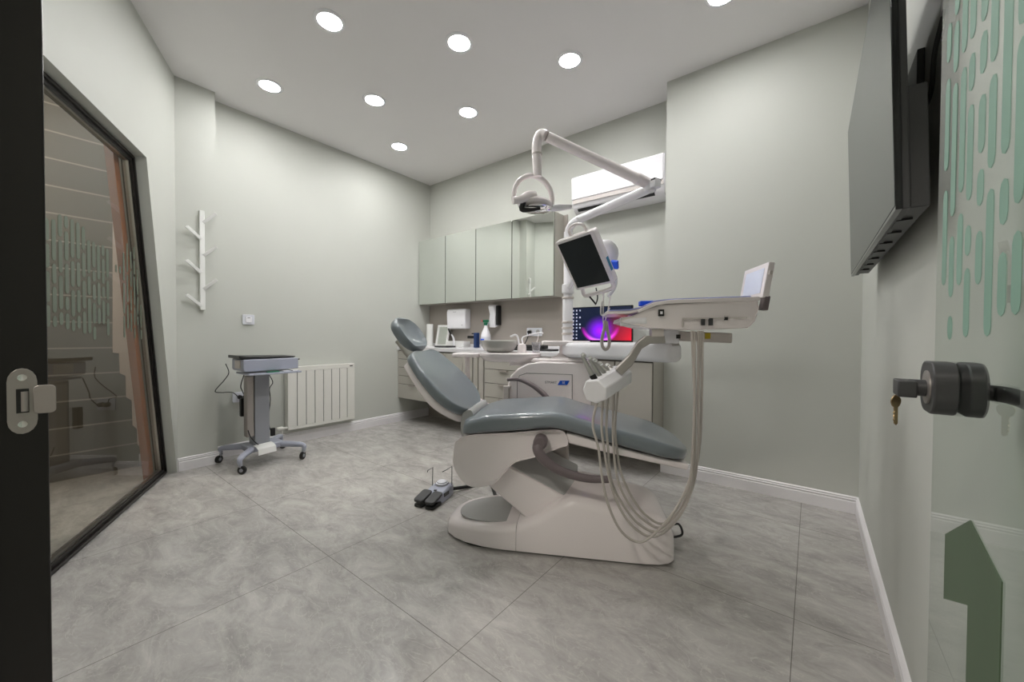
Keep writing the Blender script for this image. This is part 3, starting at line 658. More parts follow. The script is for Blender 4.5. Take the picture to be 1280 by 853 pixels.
# lifting arm: slanted box
bm = B()
cprism(bm, [sz(610, 609, .06), sz(635, 584, .06), sz(712, 626, .06), (.28, .10), (.10, .08), sz(660, 652, .06)], .07, .36)
link('lift_arm', bm, M['white'], chair, bevel=.012, bseg=3)
A_ = sz(637, 583, .08); B_ = sz(711, 624, .08)
bm = B(); q = []
for s_, z_ in ((A_[0], A_[1]), (B_[0]+.01, B_[1])):
    q.append([CH(s_, .085, z_-.02), CH(s_, .085, z_+.002), CH(s_+.035, .40, z_+.075), CH(s_+.035, .43, z_+.05), CH(s_+.03, .43, z_-.06)])
loft(bm, q); link('arm_insert', bm, M['greyplate'], chair, bevel=.006)
# seat under-shell
shell = [sz(577, 546, .0), sz(567, 569, .0), sz(569, 588, .0), sz(583, 606, .0), sz(601, 609, .0), sz(620, 603, .0), sz(632, 589, .0), sz(645, 578, .0), sz(668, 572, .0), sz(700, 560, .0), sz(710, 556, 0), sz(706, 541, .0), sz(690, 537, .0), sz(640, 541, 0)]
bm = B()
sh = smooth_poly(shell, 3)
cs = sum(p[0] for p in sh)/len(sh); cz_ = sum(p[1] for p in sh)/len(sh)
def shrink(poly, k, cs, cz, top=None): return [(cs+(s-cs)*k, cz+(z-cz)*k) for s, z in poly]
rings = []
for t, k in ((.018, .90), (.004, .965), (-.003, 1.0), (.0, 1.0), (.45, 1.0), (.455, .99), (.445, .95), (.43, .88)):
    rings.append([CH(s, t, z) for s, z in shrink(sh, k, cs, cz_)])
loft(bm, rings); ss = link('seat_shell', bm, M['white'], chair)
bm = B(); lp = [sz(707.5, 541, .0), sz(711, 554, .0), sz(760, 566, 0), sz(860, 588, 0), sz(862, 581, 0), sz(780, 561, 0), sz(720, 543, 0)]
cprism(bm, [(s, z-.003) for s, z in lp], .0, .44); link('legrest_shell', bm, M['white'], chair, bevel=.008)
# cushions
def cushion(bm, bottom, top, t0, t1, n=40, endround=.10, rnd=.03, tip=True):
    """bottom/top: polylines (s,z) of equal count describing underside and top of the pad"""
    bs = spline([Vector((*p, 0)) for p in bottom], 8); ts = spline([Vector((*p, 0)) for p in top], 8)
    L_ = len(bs); rings = []; tot = bs[-1].x-bs[0].x
    for i in range(L_):
        b = bs[i]; t = ts[i]; x0 = b.x-bs[0].x; x1 = bs[-1].x-b.x
        ins = 0
        if x1 < endround: ins = (t1-t0)*.28*(1-math.sqrt(max(0, 1-((endround-x1)/endround)**2)))
        if x0 < .05: ins = max(ins, .03*(1-math.sqrt(max(0, 1-((.05-x0)/.05)**2))))
        th = (t-b).length; d = (t-b)/max(th, 1e-6); ring = []
        pr = padring(t0+ins, t1-ins, th, min(rnd, th*.48))
        for a, h in pr:
            # slight crown across the width
            cr_ = .006*(1-((a-(t0+t1)/2)/((t1-t0)/2))**2) if h > th*.5 else 0
            q = b + d*(h+cr_); ring.append(CH(q.x, a, q.y))
        rings.append(ring)
    loft(bm, rings)
bm = B()
bot = [(-.285, .602), (-.15, .620), (.0, .637), (.14, .655), (.205, .657), (.30, .638), (.524, .585), (.70, .545), (.83, .516)]
top = [(-.272, .672), (-.15, .708), (.0, .722), (.14, .735), (.225, .732), (.34, .700), (.56, .650), (.73, .605), (.84, .555)]
cushion(bm, bot, top, -.045, .50, endround=.16); link('seat_cushion', bm, M['uphol'], chair)
# backrest: plane through hinge, reclined
Bs, Bz = -.315, .668; ang = math.radians(135); du = Vector((math.cos(ang), math.sin(ang))); dn = Vector((math.sin(ang), -math.cos(ang)))   # du up the back, dn towards the patient side
def BK(a, t, n): return CH(Bs + du.x*a + dn.x*n, t, Bz + du.y*a + dn.y*n)
def paddle(bm, outline, n0, n1, rnd, crown=0, base=0, hollow=0):
    """outline: list of (a, half width); pad centred on t=TC between normals n0..n1"""
    rings = []; sp = spline([Vector((a, w, 0)) for a, w in outline], 5)
    for q in sp:
        w = max(q.y, .004); th = n1-n0; ring = []
        for x, h in padring(-w, w, th, min(rnd, w*.9)):
            k = 1-(x/w)**2
            ring.append(BK(q.x, TC+x, n0+h+(crown*k - hollow*k if h > th*.5 else 0)))
        rings.append(ring)
    loft(bm, rings)
TC = .235
bm = B(); paddle(bm, [(.0, .09), (.010, .145), (.035, .205), (.08, .258), (.135, .285), (.21, .290), (.30, .272), (.38, .236), (.425, .207), (.447, .175), (.456, .12)], .0, .056, .027, hollow=.014)
link('backrest_cushion', bm, M['uphol'], chair)
bm = B(); paddle(bm, [(-.012, .10), (.005, .15), (.045, .20), (.10, .25), (.155, .272), (.22, .266), (.31, .236), (.38, .206), (.425, .18)], -.045, .004, .02)
link('backrest_shell', bm, M['white'], chair)
bm = B(); cprism(bm, smooth_poly([(-.30, .70), (-.262, .715), (-.245, .68), (-.262, .62), (-.30, .56), (-.315, .60), (-.312, .66)], 3), .06, .39); link('hinge_bracket', bm, M['greyplate'], chair)
bm = B(); tube(bm, [BK(.40, TC, -.02), BK(.52, TC, -.022), BK(.61, TC, -.01)], .018, 10, rad2=2.0); link('headrest_bar', bm, M['steel'], chair)
# headrest: oval dished pad tipped forward
HA = math.radians(126); hu = Vector((math.cos(HA), math.sin(HA))); hn = Vector((math.sin(HA), -math.cos(HA)))
HCs, HCz = Bs+du.x*.583+dn.x*.052, Bz+du.y*.583+dn.y*.052
bm = B(); rings = []
for i in range(17):
    f = -1+2*i/16; a = .118*math.sin(f*PI/2); w = .150*math.sqrt(max(.0008, 1-(abs(a)/.1185)**2.6)); ring = []
    th = .062*math.sqrt(max(.03, 1-(abs(a)/.122)**4))
    for x, h in padring(-w, w, th, min(th*.48, w*.9)):
        h -= th/2; k = max(0, 1-(x/max(w*.86, .01))**2)*max(0, 1-(a/.098)**2)
        dz = -.034*k**.5 if h > 0 else 0
        ring.append(CH(HCs+hu.x*a+hn.x*(h+dz), TC+x, HCz+hu.y*a+hn.y*(h+dz)))
    rings.append(ring)
loft(bm, rings); link('headrest', bm, M['uphol'], chair)
# armrests
def arm(pts, w0, w1, thick, name='armrest'):
    bm = B(); n_ = len(pts); tube(bm, pts, [w0 + (w1-w0)*i/(n_-1) for i in range(n_)], 14, smooth=5, rad2=thick); return link(name, bm, M['armrest'], chair)
def P2(u, v, t): return CP(u, v, t)
arm([CH(.118, -.035, .585), CH(.115, -.055, .555), CH(.145, -.065, .515), CH(.205, -.07, .475), CH(.285, -.07, .448), CH(.37, -.07, .436), CH(.455, -.065, .438)], .029, .017, .9)
bm = B(); lathe(bm, CH(.125, .0, .590), [(.034, 0), (.034, .055), (.026, .066)], axis=-E2, seg=24); link('armrest_pivot', bm, M['armrest'], chair)
arm([CP(634, 475, .6), CP(648, 474.5, .6), CP(662, 480, .59), CP(674, 488, .58), CP(683, 497, .57), CP(692, 512, .56)], .014, .026, .8)

# ------------------------------------------------------------------ dental unit (control box, post, spittoon shelf)
unit = thing('dental_unit', 'white dental control box with post and spittoon shelf behind the chair', 'dental unit', CH(.1, .76, 0))
TU = .65
bm = B(); prof = [(-.175, .46), (-.17, .78), (-.150, .84), (-.10, .89), (-.03, .925), (.05, .938), (.37, .935), (.385, .92), (.39, .62), (.36, .56), (-.0, .50)]
cprism(bm, prof, TU, TU+.26); link('control_box', bm, M['white'], unit, bevel=.014, bseg=3)
bm = B(); cprism(bm, [(-.10, .47), (-.10, .80), (-.085, .838), (-.04, .855), (.262, .853), (.265, .55), (.0, .52)], TU-.003, TU+.01); fp = link('front_panel', bm, M['white'], unit, bevel=.002)
bm = B(); o_ = [(-.104, .46), (-.104, .80), (-.088, .842), (-.04, .859), (.266, .857), (.269, .54)]; tube(bm, [CH(s, TU-.001, z) for s, z in o_], .0018, 6); link('panel_seam', bm, M['darkgrey'], unit)
# lettering and blue badge
a_ = CP(705, 478.6, TU-.005)
bm = B(); q = [sz(700, 476, TU), sz(712, 476, TU), sz(709, 481.4, TU), sz(697, 481.4, TU)]; cprism(bm, q, TU-.0055, TU-.003); bd = link('blue_badge', bm, M['labelblue'], fp, smooth=False)
text('SE', .020, M['whitecool'], bd, CP(704.5, 478.8, TU-.0062), E1, (0, 0, 1), 'badge_lettering')
text('STMART', .0215, M['darkgrey'], fp, CP(688.6, 478.4, TU-.0035), E1, (0, 0, 1), 'model_lettering')
bm = B(); cprism(bm, [(-.02, .935), (.38, .932), (.375, .955), (.0, .958)], TU+.03, TU+.23); link('top_lid', bm, M['white'], unit, bevel=.008)
bm = B(); cprism(bm, [(.08, .05), (.25, .05), (.25, .52), (.08, .56)], .44, .56); cprism(bm, [(.05, .46), (.28, .46), (.28, .58), (.05, .58)], .44, .68); link('mounting_bracket', bm, M['offwhite'], unit, bevel=.01)
PS, PT = .228, .80
bm = B(); lathe(bm, CH(PS, PT, .955), [(.115, 0), (.110, .010), (.075, .018), (.058, .04), (.052, .10)], seg=28); link('post_foot', bm, M['white'], unit)
bm = B(); prism(bm, rrect(PS-.175, PS+.155, PT-.11, PT+.10, .04), lambda s, t: CH(s, t, 1.052), lambda s, t: CH(s, t, 1.078)); link('post_shelf', bm, M['white'], unit, bevel=.006)
bm = B(); lathe(bm, CH(PS, PT, 1.078), [(.036, 0), (.036, .30), (.030, .31), (.030, .76)], seg=22); link('post', bm, M['whitecool'], unit)
for zz in (1.12, 1.16, 1.20, 1.37):
    bm = B(); lathe(bm, CH(PS, PT, zz), [(.037, 0), (.041, .003), (.041, .013), (.037, .016)], seg=22); link('collar', bm, M['offwhite'], unit)
# beam arm to the tray side
bend = CAM + ray(846, 441)*1.92; bst = CH(PS, PT-.04, 1.018)
bd_ = (bend-bst).normalized(); sd = bd_.cross(Vector((0, 0, 1))).normalized()
bm = B(); rings = []
for f, k in ((0, .8), (.06, 1), (.94, 1), (.975, .96), (.99, .85), (1, .6)):
    c_ = bst.lerp(bend, f); rings.append([c_ + sd*x*k + Vector((0, 0, z*k)) for x, z in rrect(-.055, .055, -.052, .052, .032, 6)])
loft(bm, rings); link('beam_arm', bm, M['whitecool'], unit)
# spittoon shelf
bm = B()
rings = []
for z, e in ((.925, -.05), (.935, -.025), (.968, 0), (.985, 0), (.990, -.008)):
    rings.append([CH(s, t, z) for s, t in rrect(-.40-e, .035+e, .68-e, .98+e, .10, 6)])
loft(bm, rings); link('spittoon_shelf', bm, M['white'], unit)
bm = B(); cprism(bm, [(-.18, .90), (.0, .90), (.0, .95), (-.18, .95)], .74, .88); link('shelf_bracket', bm, M['white'], unit, bevel=.01)
bm = B(); lathe(bm, CH(-.27, .83, .991), [(.075, 0), (.105, .01), (.128, .045), (.135, .085), (.130, .087), (.120, .05), (.095, .018), (.0, .012)], seg=40); link('spittoon_bowl', bm, M['ceramic'], unit)
bm = B(); lathe(bm, CH(-.095, .80, .991), [(.034, 0), (.032, .045), (.026, .06), (.012, .066)], seg=20); link('cup_filler_base', bm, M['white'], unit)
bm = B(); tube(bm, [CH(-.12, .82, 1.04), CH(-.13, .83, 1.10), CH(-.15, .83, 1.118), CH(-.185, .83, 1.105)], .007, 10, smooth=4); link('rinse_spout', bm, M['whitecool'], unit)
bm = B(); tube(bm, [CH(-.09, .82, 1.05), CH(-.10, .84, 1.095), CH(-.06, .86, 1.115), CH(.03, .86, 1.135), CH(.05, .85, 1.13)], .005, 10, smooth=4); link('cup_spout', bm, M['whitecool'], unit)
# assistant shelf and its stem
bm = B(); prism(bm, rrect(-.60, -.40, .72, .90, .03), lambda s, t: CH(s, t, .955), lambda s, t: CH(s, t, .983)); link('side_shelf', bm, M['white'], unit, bevel=.006)
bm = B(); tube(bm, [CH(-.50, .80, .955), CH(-.50, .80, .84), CH(-.46, .76, .70), CH(-.30, .74, .60), CH(-.15, .74, .60)], .018, 12, smooth=4); link('side_stem', bm, M['white'], unit)
bm = B(); obox(bm, CP(633, 492, .64), E1, E2, Vector((0, 0, 1)), .02, .02, .045); obox(bm, CP(634, 484, .64), E1, E2, Vector((0, 0, 1)), .026, .02, .01); link('suction_holder', bm, M['offwhite'], unit, bevel=.006)
bm = B(); tube(bm, [CP(632, 500, .64), CP(631, 520, .64), CP(633, 545, .64)], .007, 8, smooth=4); link('suction_hose', bm, M['hose'], unit)
cup = B(); lathe(cup, CH(.0, .86, .991), [(.0, 0), (.026, 0), (.034, .075), (.032, .075), (.024, .004), (.0, .004)], seg=20, cap=False); tag(link('drinking_cup', cup, M['clear']), 'clear plastic cup at the right end of the spittoon shelf', 'cup')

# ------------------------------------------------------------------ operating light
zt = 1.905
ptop = CH(PS, PT, zt-.075); d_ = ray(806, 239); elbow = CAM + d_*((zt+.01-CAM.z)/d_.z)
lampo = thing('operating_light', 'white jointed dental lamp arm with ring-shaped light head over the chair', 'dental lamp', CH(PS, PT, 1.92))
bm = B(); h = (elbow-ptop); h.z = 0; hd = h.normalized()
tube(bm, [ptop + Vector((0, 0, -.02)), ptop + Vector((0, 0, .03)) + hd*.01, ptop + hd*.06 + Vector((0, 0, .062)), ptop + hd*.12 + Vector((0, 0, .07))] , .027, 16, smooth=5)
e0 = ptop + hd*.10 + Vector((0, 0, .068))
elb = CAM + ray(812, 236)*((zt+.075-CAM.z)/ray(812, 236).z)
tube(bm, [e0, elb], .027, 16); link('lower_arm', bm, M['whitecool'], lampo)
topk = CP(684, 171, .20)
bm = B(); lathe(bm, elb + Vector((0, 0, -.02)), [(.030, 0), (.036, .008), (.036, .055), (.028, .065)], seg=24); obox(bm, elb + hd*.03 + Vector((0, 0, .015)), hd, hd.cross(Vector((0, 0, 1))), Vector((0, 0, 1)), .03, .026, .024); jn = link('elbow_joint', bm, M['whitecool'], lampo, bevel=.006)
bm = B(); obox(bm, elb + hd*.045 + Vector((0, 0, .035)), hd, hd.cross(Vector((0, 0, 1))), Vector((0, 0, 1)), .014, .028, .005); link('joint_slot', bm, M['black'], jn, smooth=False)
bm = B(); st_ = elb + Vector((0, 0, .025)); sdv = (topk-st_).normalized(); tube(bm, [st_, st_ + sdv*.09, st_ + sdv*.095, topk], [.030, .033, .029, .027], 18); link('spring_arm', bm, M['white'], lampo)
ringc = CP(665.5, 246, .20); hd2 = (CP(672, 205, .2))
bm = B(); tube(bm, [topk + sdv*.01, topk + Vector((0, 0, .015)) - E1*.035, CP(671.5, 178, .20), CP(671, 196, .2), CP(672, 221, .20)], [.029, .028, .027, .026, .023], 16, smooth=5); link('head_stem', bm, M['white'], lampo)
bm = B(); lathe(bm, CP(671.3, 193, .20), [(.0285, -.004), (.0295, 0), (.0285, .004)], seg=22); link('stem_collar', bm, M['offwhite'], lampo)
# yoke: an arc in the plane facing the camera side
yax = (Rv*.93 + Fv*.30).normalized(); yax.z = 0; yax.normalize()
rc = CP(666.5, 247, .20); RR = .112
bm = B(); tube(bm, [rc + yax*(RR*math.cos(math.radians(a))) + Vector((0, 0, RR*1.06*math.sin(math.radians(a)))) for a in range(-12, 193, 8)], .013, 12, rad2=1.15); link('yoke_ring', bm, M['white'], lampo)
# lamp head: shallow curved reflector housing with two handles
fw = yax.cross(Vector((0, 0, 1))).normalized()
if fw.dot(Fv) > 0: fw = -fw
hc2 = CP(669, 257, .20) 
bm = B(); rings = []
for i in range(13):
    f = -1+2*i/12; x = .098*f; w = math.sqrt(max(.02, 1-f*f*.96)); ring = []
    for k in range(16):
        an = 2*PI*k/16; ring.append(hc2 + yax*x + fw*(.085*w*math.cos(an)) + Vector((0, 0, .028*w*math.sin(an) + .012*(1-f*f))))
    rings.append(ring)
loft(bm, rings); hh = link('lamp_head', bm, M['white'], lampo)
bm = B(); rings = []
for i in range(13):
    f = -1+2*i/12; x = .080*f; w = math.sqrt(max(.02, 1-f*f*.96))
    rings.append([hc2 + yax*(x+.008) + fw*(.010+.080*w*math.cos(2*PI*k/16)) + Vector((0, 0, -.022+.020*w*math.sin(2*PI*k/16))) for k in range(16)])
loft(bm, rings); link('reflector', bm, M['chrome'], hh)
bm = B(); tube(bm, [hc2 - yax*.085 + fw*.05 + Vector((0, 0, -.005)), hc2 - yax*.088 + fw*.03 + Vector((0, 0, -.038)), hc2 - yax*.05 + fw*.06 + Vector((0, 0, -.048)), hc2 - yax*.0 + fw*.075 + Vector((0, 0, -.040))], [.014, .016, .010, .007], 10, smooth=4); link('front_shield', bm, M['black'], hh)
bm = B(); tube(bm, [hc2 - yax*.02 + fw*.04 + Vector((0, 0, .035)), hc2 - yax*.06 + fw*.05 + Vector((0, 0, .030)), hc2 - yax*.10 + fw*.06 + Vector((0, 0, .004)), hc2 - yax*.150 + fw*.06 + Vector((0, 0, -.010))], [.026, .025, .021, .019], 12, smooth=4); link('handle', bm, M['white'], lampo)
bm = B(); tube(bm, [hc2 + yax*.07 + Vector((0, 0, -.008)), hc2 + yax*.12 + Vector((0, 0, .000)), hc2 + yax*.22 + Vector((0, 0, .016))], [.016, .020, .013], 12, smooth=4); link('handle', bm, M['whitecool'], lampo)

# ------------------------------------------------------------------ monitor on the post
mon = thing('patient_monitor', 'tilted square monitor with dark screen hanging on the lamp post', 'monitor', CH(.33, .3, 1.36))
TL = Vector((-1.145, 1.885, 1.645)); TR = Vector((-.888, 1.842, 1.668)); BR = Vector((-.880, 2.012, 1.412)); BL = Vector((-1.137, 2.055, 1.390))
mc = (TL+TR+BR+BL)/4; mx_ = ((TR-TL)+(BR-BL)).normalized(); my_ = ((TL-BL)+(TR-BR)); my_ = (my_-mx_*my_.dot(mx_)).normalized(); mz_ = mx_.cross(my_)
mc = mc - mz_*.0
def MO(a, b, c): return mc + mx_*a + my_*b + mz_*c
bm = B(); prism(bm, rrect(-.133, .133, -.157, .157, .012), lambda a, b: MO(a, b, -.045), lambda a, b: MO(a, b, 0)); link('housing', bm, M['white'], mon, bevel=.005)
bm = B(); prism(bm, rrect(-.117, .108, -.143, .140, .003), lambda a, b: MO(a, b, -.001), lambda a, b: MO(a, b, .0015)); link('screen', bm, M['screenoff'], mon, smooth=False)
bm = B(); prism(bm, rrect(.134, .1365, -.090, -.010, .001), lambda a, b: MO(a, b, -.030), lambda a, b: MO(a, b, -.010)); link('button_strip', bm, M['teal'], mon, smooth=False)
bm = B(); tube(bm, [MO(-.03, .150, -.03), MO(-.03, .19, -.03), MO(.02, .21, -.03), MO(.07, .19, -.03), MO(.07, .150, -.03)], .008, 10, smooth=5); link('top_handle', bm, M['white'], mon)
bm = B(); tube(bm, [MO(-.10, -.150, -.02), MO(-.10, -.20, -.01), MO(-.04, -.205, -.01), MO(.10, -.19, -.01), MO(.10, -.150, -.02)], .012, 10, smooth=4); link('bottom_handle', bm, M['white'], mon)
pm = CH(PS, PT, 1.44)
bm = B(); lathe(bm, pm + Vector((0, 0, -.03)), [(.036, 0), (.042, .005), (.042, .06), (.036, .065)], seg=22); tube(bm, [pm, pm.lerp(MO(0, 0, -.05), .5) + Vector((0, 0, .02)), MO(0, 0, -.045)], .018, 12, smooth=4); link('monitor_arm', bm, M['whitecool'], mon)
# camera dock with cover on the monitor's right
dock = thing('instrument_dock', 'rounded white dome holder with blue tab right of the tilted monitor', 'instrument holder', CP(764, 330, .42))
dc = CP(758, 316, .42)
bm = B(); rings = []
for i in range(11):
    f = -1+2*i/10; w = math.sqrt(max(.02, 1-f*f)); rings.append([dc + my_*(.080*f) + mx_*(.072*w*math.cos(2*PI*k/16)) + mz_*(.06*w*math.sin(2*PI*k/16)) for k in range(16)])
loft(bm, rings); link('dome', bm, M['whitecool'], dock)
bm = B(); tube(bm, [CP(757, 325, .40), CP(765, 340, .40), CP(768, 352, .40), CP(765, 364, .40), CP(760, 371, .40)], [.035, .030, .030, .024, .012], 12, smooth=4, rad2=.6); link('stem', bm, M['whitecool'], dock)
bm = B(); obox(bm, CP(768.5, 331, .33), (mx_*.9-my_*.3).normalized(), (my_*.9+mx_*.3).normalized(), mz_, .020, .024, .010); link('blue_tab', bm, M['blue'], dock, bevel=.003)
# coiled handpiece cord
hp = thing('camera_handpiece', 'white corded handpiece with coiled cord hanging below the tilted monitor', 'handpiece', CP(758, 430, .35))
bm = B(); cl = [CP(752, 377, .35), CP(751, 388, .35), CP(752, 394, .35), CP(758, 392, .35), CP(762, 385, .35)]; tube(bm, cl, .0045, 8, smooth=5); link('cord', bm, M['white'], hp)
bm = B(); tube(bm, [CP(754, 366, .35), CP(754, 385, .35), CP(754, 403, .35), CP(757, 410, .35)], .0035, 8, smooth=4); tube(bm, [CP(763, 370, .35), CP(760, 388, .35), CP(757, 400, .35), CP(758, 408, .35)], .0035, 8, smooth=4); link('hanging_cord', bm, M['white'], hp)
bm = B(); tube(bm, [CP(757, 401, .35), CP(755, 412, .35), CP(752.5, 424, .35), CP(753, 433, .35), CP(757, 437, .35), CP(761, 433, .35), CP(761.5, 423, .35), CP(759, 412, .35), CP(758, 402, .35)], .0095, 10, smooth=4); link('cord_loop', bm, M['hose'], hp)
bm = B(); tube(bm, [CP(737, 371, .36), CP(742, 377, .36), CP(745, 381, .36)], .005, 8); tube(bm, [CP(745, 360, .4), CP(747, 372, .4), CP(745, 380, .4)], .004, 8, smooth=3)
tag(link('black_cord', bm, M['cable']), 'short black cords dangling under the tilted monitor', 'cable')

# ------------------------------------------------------------------ delivery unit (tray)
TT0, TT1 = -.17, .20
tray = thing('delivery_tray', 'white dentist instrument unit with lilac mat, hovering over the chair foot end', 'dental instrument tray', CH(.8, .0, 1.14))
body = [(.487, 1.180), (.493, 1.198), (.545, 1.206), (.60, 1.232), (.66, 1.252), (1.04, 1.268), (1.045, 1.235), (1.030, 1.18), (1.005, 1.152), (.77, 1.143), (.60, 1.152), (.555, 1.163), (.52, 1.172)]
bm = B(); rings = []
cs = .80; cz_ = 1.205
for t, k in ((TT0+.012, .93), (TT0, .985), (TT0+.002, 1), (TT1-.002, 1), (TT1, .985), (TT1-.012, .93)):
    rings.append([CH(s, t, cz_+(z-cz_)*k) for s, z in body])
loft(bm, rings); tb = link('body', bm, M['white'], tray, smooth=False, bevel=.005)
bm = B(); cprism(bm, [(.565, 1.218), (.64, 1.249), (.68, 1.256), (1.048, 1.267), (1.048, 1.283), (.70, 1.274), (.63, 1.264), (.56, 1.230)], TT0-.004, TT1+.004); link('rim', bm, M['white'], tray, bevel=.003)
bm = B(); cprism(bm, [(.43, 1.214), (.53, 1.216), (.585, 1.228), (.64, 1.256), (.64, 1.268), (.585, 1.242), (.53, 1.230), (.43, 1.228)], TT0+.02, TT1-.02); link('side_tray', bm, M['white'], tray, bevel=.003)
bm = B(); cprism(bm, [(.44, 1.228), (.53, 1.231), (.585, 1.243), (.64, 1.269), (.70, 1.2755), (1.02, 1.2845), (1.02, 1.288), (.70, 1.279), (.635, 1.273), (.583, 1.247), (.53, 1.235), (.44, 1.232)], TT0+.015, TT1-.03); link('silicone_mat', bm, M['lilac'], tray, smooth=False)
bm = B(); cprism(bm, [(.745, 1.195), (1.00, 1.198), (1.00, 1.192), (.75, 1.189)], TT0-.002, TT0+.004); cprism(bm, [(.745, 1.155), (.750, 1.155), (.750, 1.192), (.745, 1.192)], TT0-.002, TT0+.004); link('panel_edge', bm, M['offwhite'], tray, smooth=False)
def onface(u0, v0, u1, v1, m, nm, d=.004):
    bm = B(); cprism(bm, [sz(u0, v0, TT0), sz(u1, v0, TT0), sz(u1, v1, TT0), sz(u0, v1, TT0)], TT0-d, TT0+.006); return link(nm, bm, m, tray, smooth=False)
sw = onface(823, 387, 830, 395.5, M['black'], 'square_switch'); 
bm = B(); cprism(bm, [sz(825, 389.5, TT0), sz(828, 389.5, TT0), sz(828, 393, TT0), sz(825, 393, TT0)], TT0-.0055, TT0-.004); link('switch_key', bm, M['whitecool'], sw, smooth=False)
onface(876.5, 399, 881, 407, M['darkgrey'], 'pressure_gauge'); onface(886, 398, 891, 407, M['darkgrey'], 'pressure_gauge'); onface(905.5, 396.5, 909.5, 400.5, M['black'], 'knob')
bm = B(); tube(bm, [CH(.49, TT0+.03, 1.178), CH(.535, TT0+.03, 1.182), CH(.60, TT0+.03, 1.185)], [.018, .022, .024], 12); link('nose_handle', bm, M['whitecool'], tray)
# support arm below the tray
jb_ = bend + Vector((0, 0, .06))
bm = B(); lathe(bm, bend + Vector((0, 0, .035)) - bd_*.03, [(.040, 0), (.030, .02), (.030, .05)], seg=22); lathe(bm, bend + Vector((0, 0, .05)) - bd_*.03, [(.033, .0), (.033, .012)], seg=22); link('swivel', bm, M['steel'], tray)
a0 = bend - bd_*.03 + Vector((0, 0, .085)); a1 = CH(1.03, .08, 1.108); ad = (a1-a0); ad.z = 0; L_ = ad.length; ad.normalize(); asd = ad.cross(Vector((0, 0, 1)))
bm = B(); obox(bm, a0.lerp(a1, .5), (a1-a0).normalized(), asd, (a1-a0).normalized().cross(asd)*-1, L_/2, .035, .024); link('support_arm', bm, M['offwhite'], tray, bevel=.006)
bm = B(); obox(bm, a0 + Vector((0, 0, -.005)) - ad*.01, ad, asd, Vector((0, 0, 1)), .045, .042, .035); link('arm_joint', bm, M['whitecool'], tray, bevel=.012, bseg=3)
sdn = asd if asd.dot(Fv) < 0 else -asd
bm = B(); obox(bm, a0 + ad*.16 + sdn*.036, ad, asd, Vector((0, 0, 1)), .012, .0012, .014); link('warning_sticker', bm, M['yellow'], tray, smooth=False)
bm = B(); obox(bm, a0 + ad*.03 + sdn*.043 + Vector((0, 0, -.004)), ad, asd, Vector((0, 0, 1)), .010, .002, .010); link('arm_knob', bm, M['black'], tray, smooth=False)
# hanging holder arm and hexagonal instrument holder
TH = -.13
bm = B(); ap = [(.60, 1.118), (.68, 1.120), (.685, 1.085), (.62, 1.082), (.585, 1.06), (.545, .985), (.500, .94), (.47, .965), (.53, 1.03), (.565, 1.09)]
cprism(bm, ap, TH-.015, TH+.03); link('holder_arm', bm, M['satin'], tray, smooth=False, bevel=.004)
bm = B(); cprism(bm, [(.625, 1.115), (.675, 1.115), (.675, 1.148), (.625, 1.148)], TH-.02, TH+.04); link('arm_mount', bm, M['offwhite'], tray, smooth=False)
# holder: hexagonal prism pointing from near-left end towards the far right
h0 = CP(743, 489, -.25); h1 = CP(778, 468, -.02); hx = (h1-h0).normalized(); hs_ = hx.cross(Vector((0, 0, 1))).normalized(); hz = hs_.cross(hx)
bm = B(); rings = []
hexp = [(-.060, .000), (-.038, .042), (.022, .050), (.056, .018), (.050, -.034), (.0, -.058), (-.046, -.048)]
for f, k in ((0, .94), (.02, 1), (.94, 1), (1, .85)):
    c_ = h0.lerp(h1, f); rings.append([c_ + hs_*(x*k) + hz*(z*k) for x, z in hexp])
loft(bm, rings); link('instrument_holder', bm, M['whitecool'], tray, bevel=.004, bseg=2)

# light box for films at the right end of the tray
vb = thing('film_viewer', 'small white x-ray light box standing at the right end of the tray', 'light box', CH(1.02, 0, 1.26))
b1 = CP(953, 372, -.155); t1_ = CP(961.5, 327, -.155)
vx = E2; vy = (t1_-b1); vy = (vy-vx*vy.dot(vx)); hgt = vy.length; vy.normalize(); vz = vx.cross(vy)
if vz.dot(E1) > 0: vz = -vz
wid = .24
def VB(a, b, c): return b1 + vx*a + vy*b + vz*c
bm = B(); prism(bm, rrect(0, wid, 0, hgt, .006), lambda a, b: VB(a, b, -.024), lambda a, b: VB(a, b, 0)); link('housing', bm, M['white'], vb, bevel=.003)
bm = B(); prism(bm, rrect(.03, wid-.03, .022, hgt-.022, .002), lambda a, b: VB(a, b, -.001), lambda a, b: VB(a, b, .0012)); link('diffuser', bm, M['viewer'], vb, smooth=False)
bm = B(); obox(bm, VB(-.003, hgt*.7, -.012), vx, vy, vz, .004, .008, .006); link('power_button', bm, M['offwhite'], vb, bevel=.001)
bm = B(); obox(bm, VB(.02, -.02, -.02), vx, vy, vz, .02, .03, .012); link('hinge', bm, M['armrest'], vb, bevel=.004)
bm = B(); obox(bm, VB(wid-.03, -.02, -.02), vx, vy, vz, .02, .03, .012); link('hinge', bm, M['armrest'], vb, bevel=.004)
bm = B(); obox(bm, CH(.655, .12, 1.281), E1, E2, Vector((0, 0, 1)), .045, .03, .012); tag(link('blue_box', bm, M['blue'], smooth=False, bevel=.003), 'bright blue box on the left half of the lilac tray mat', 'box')

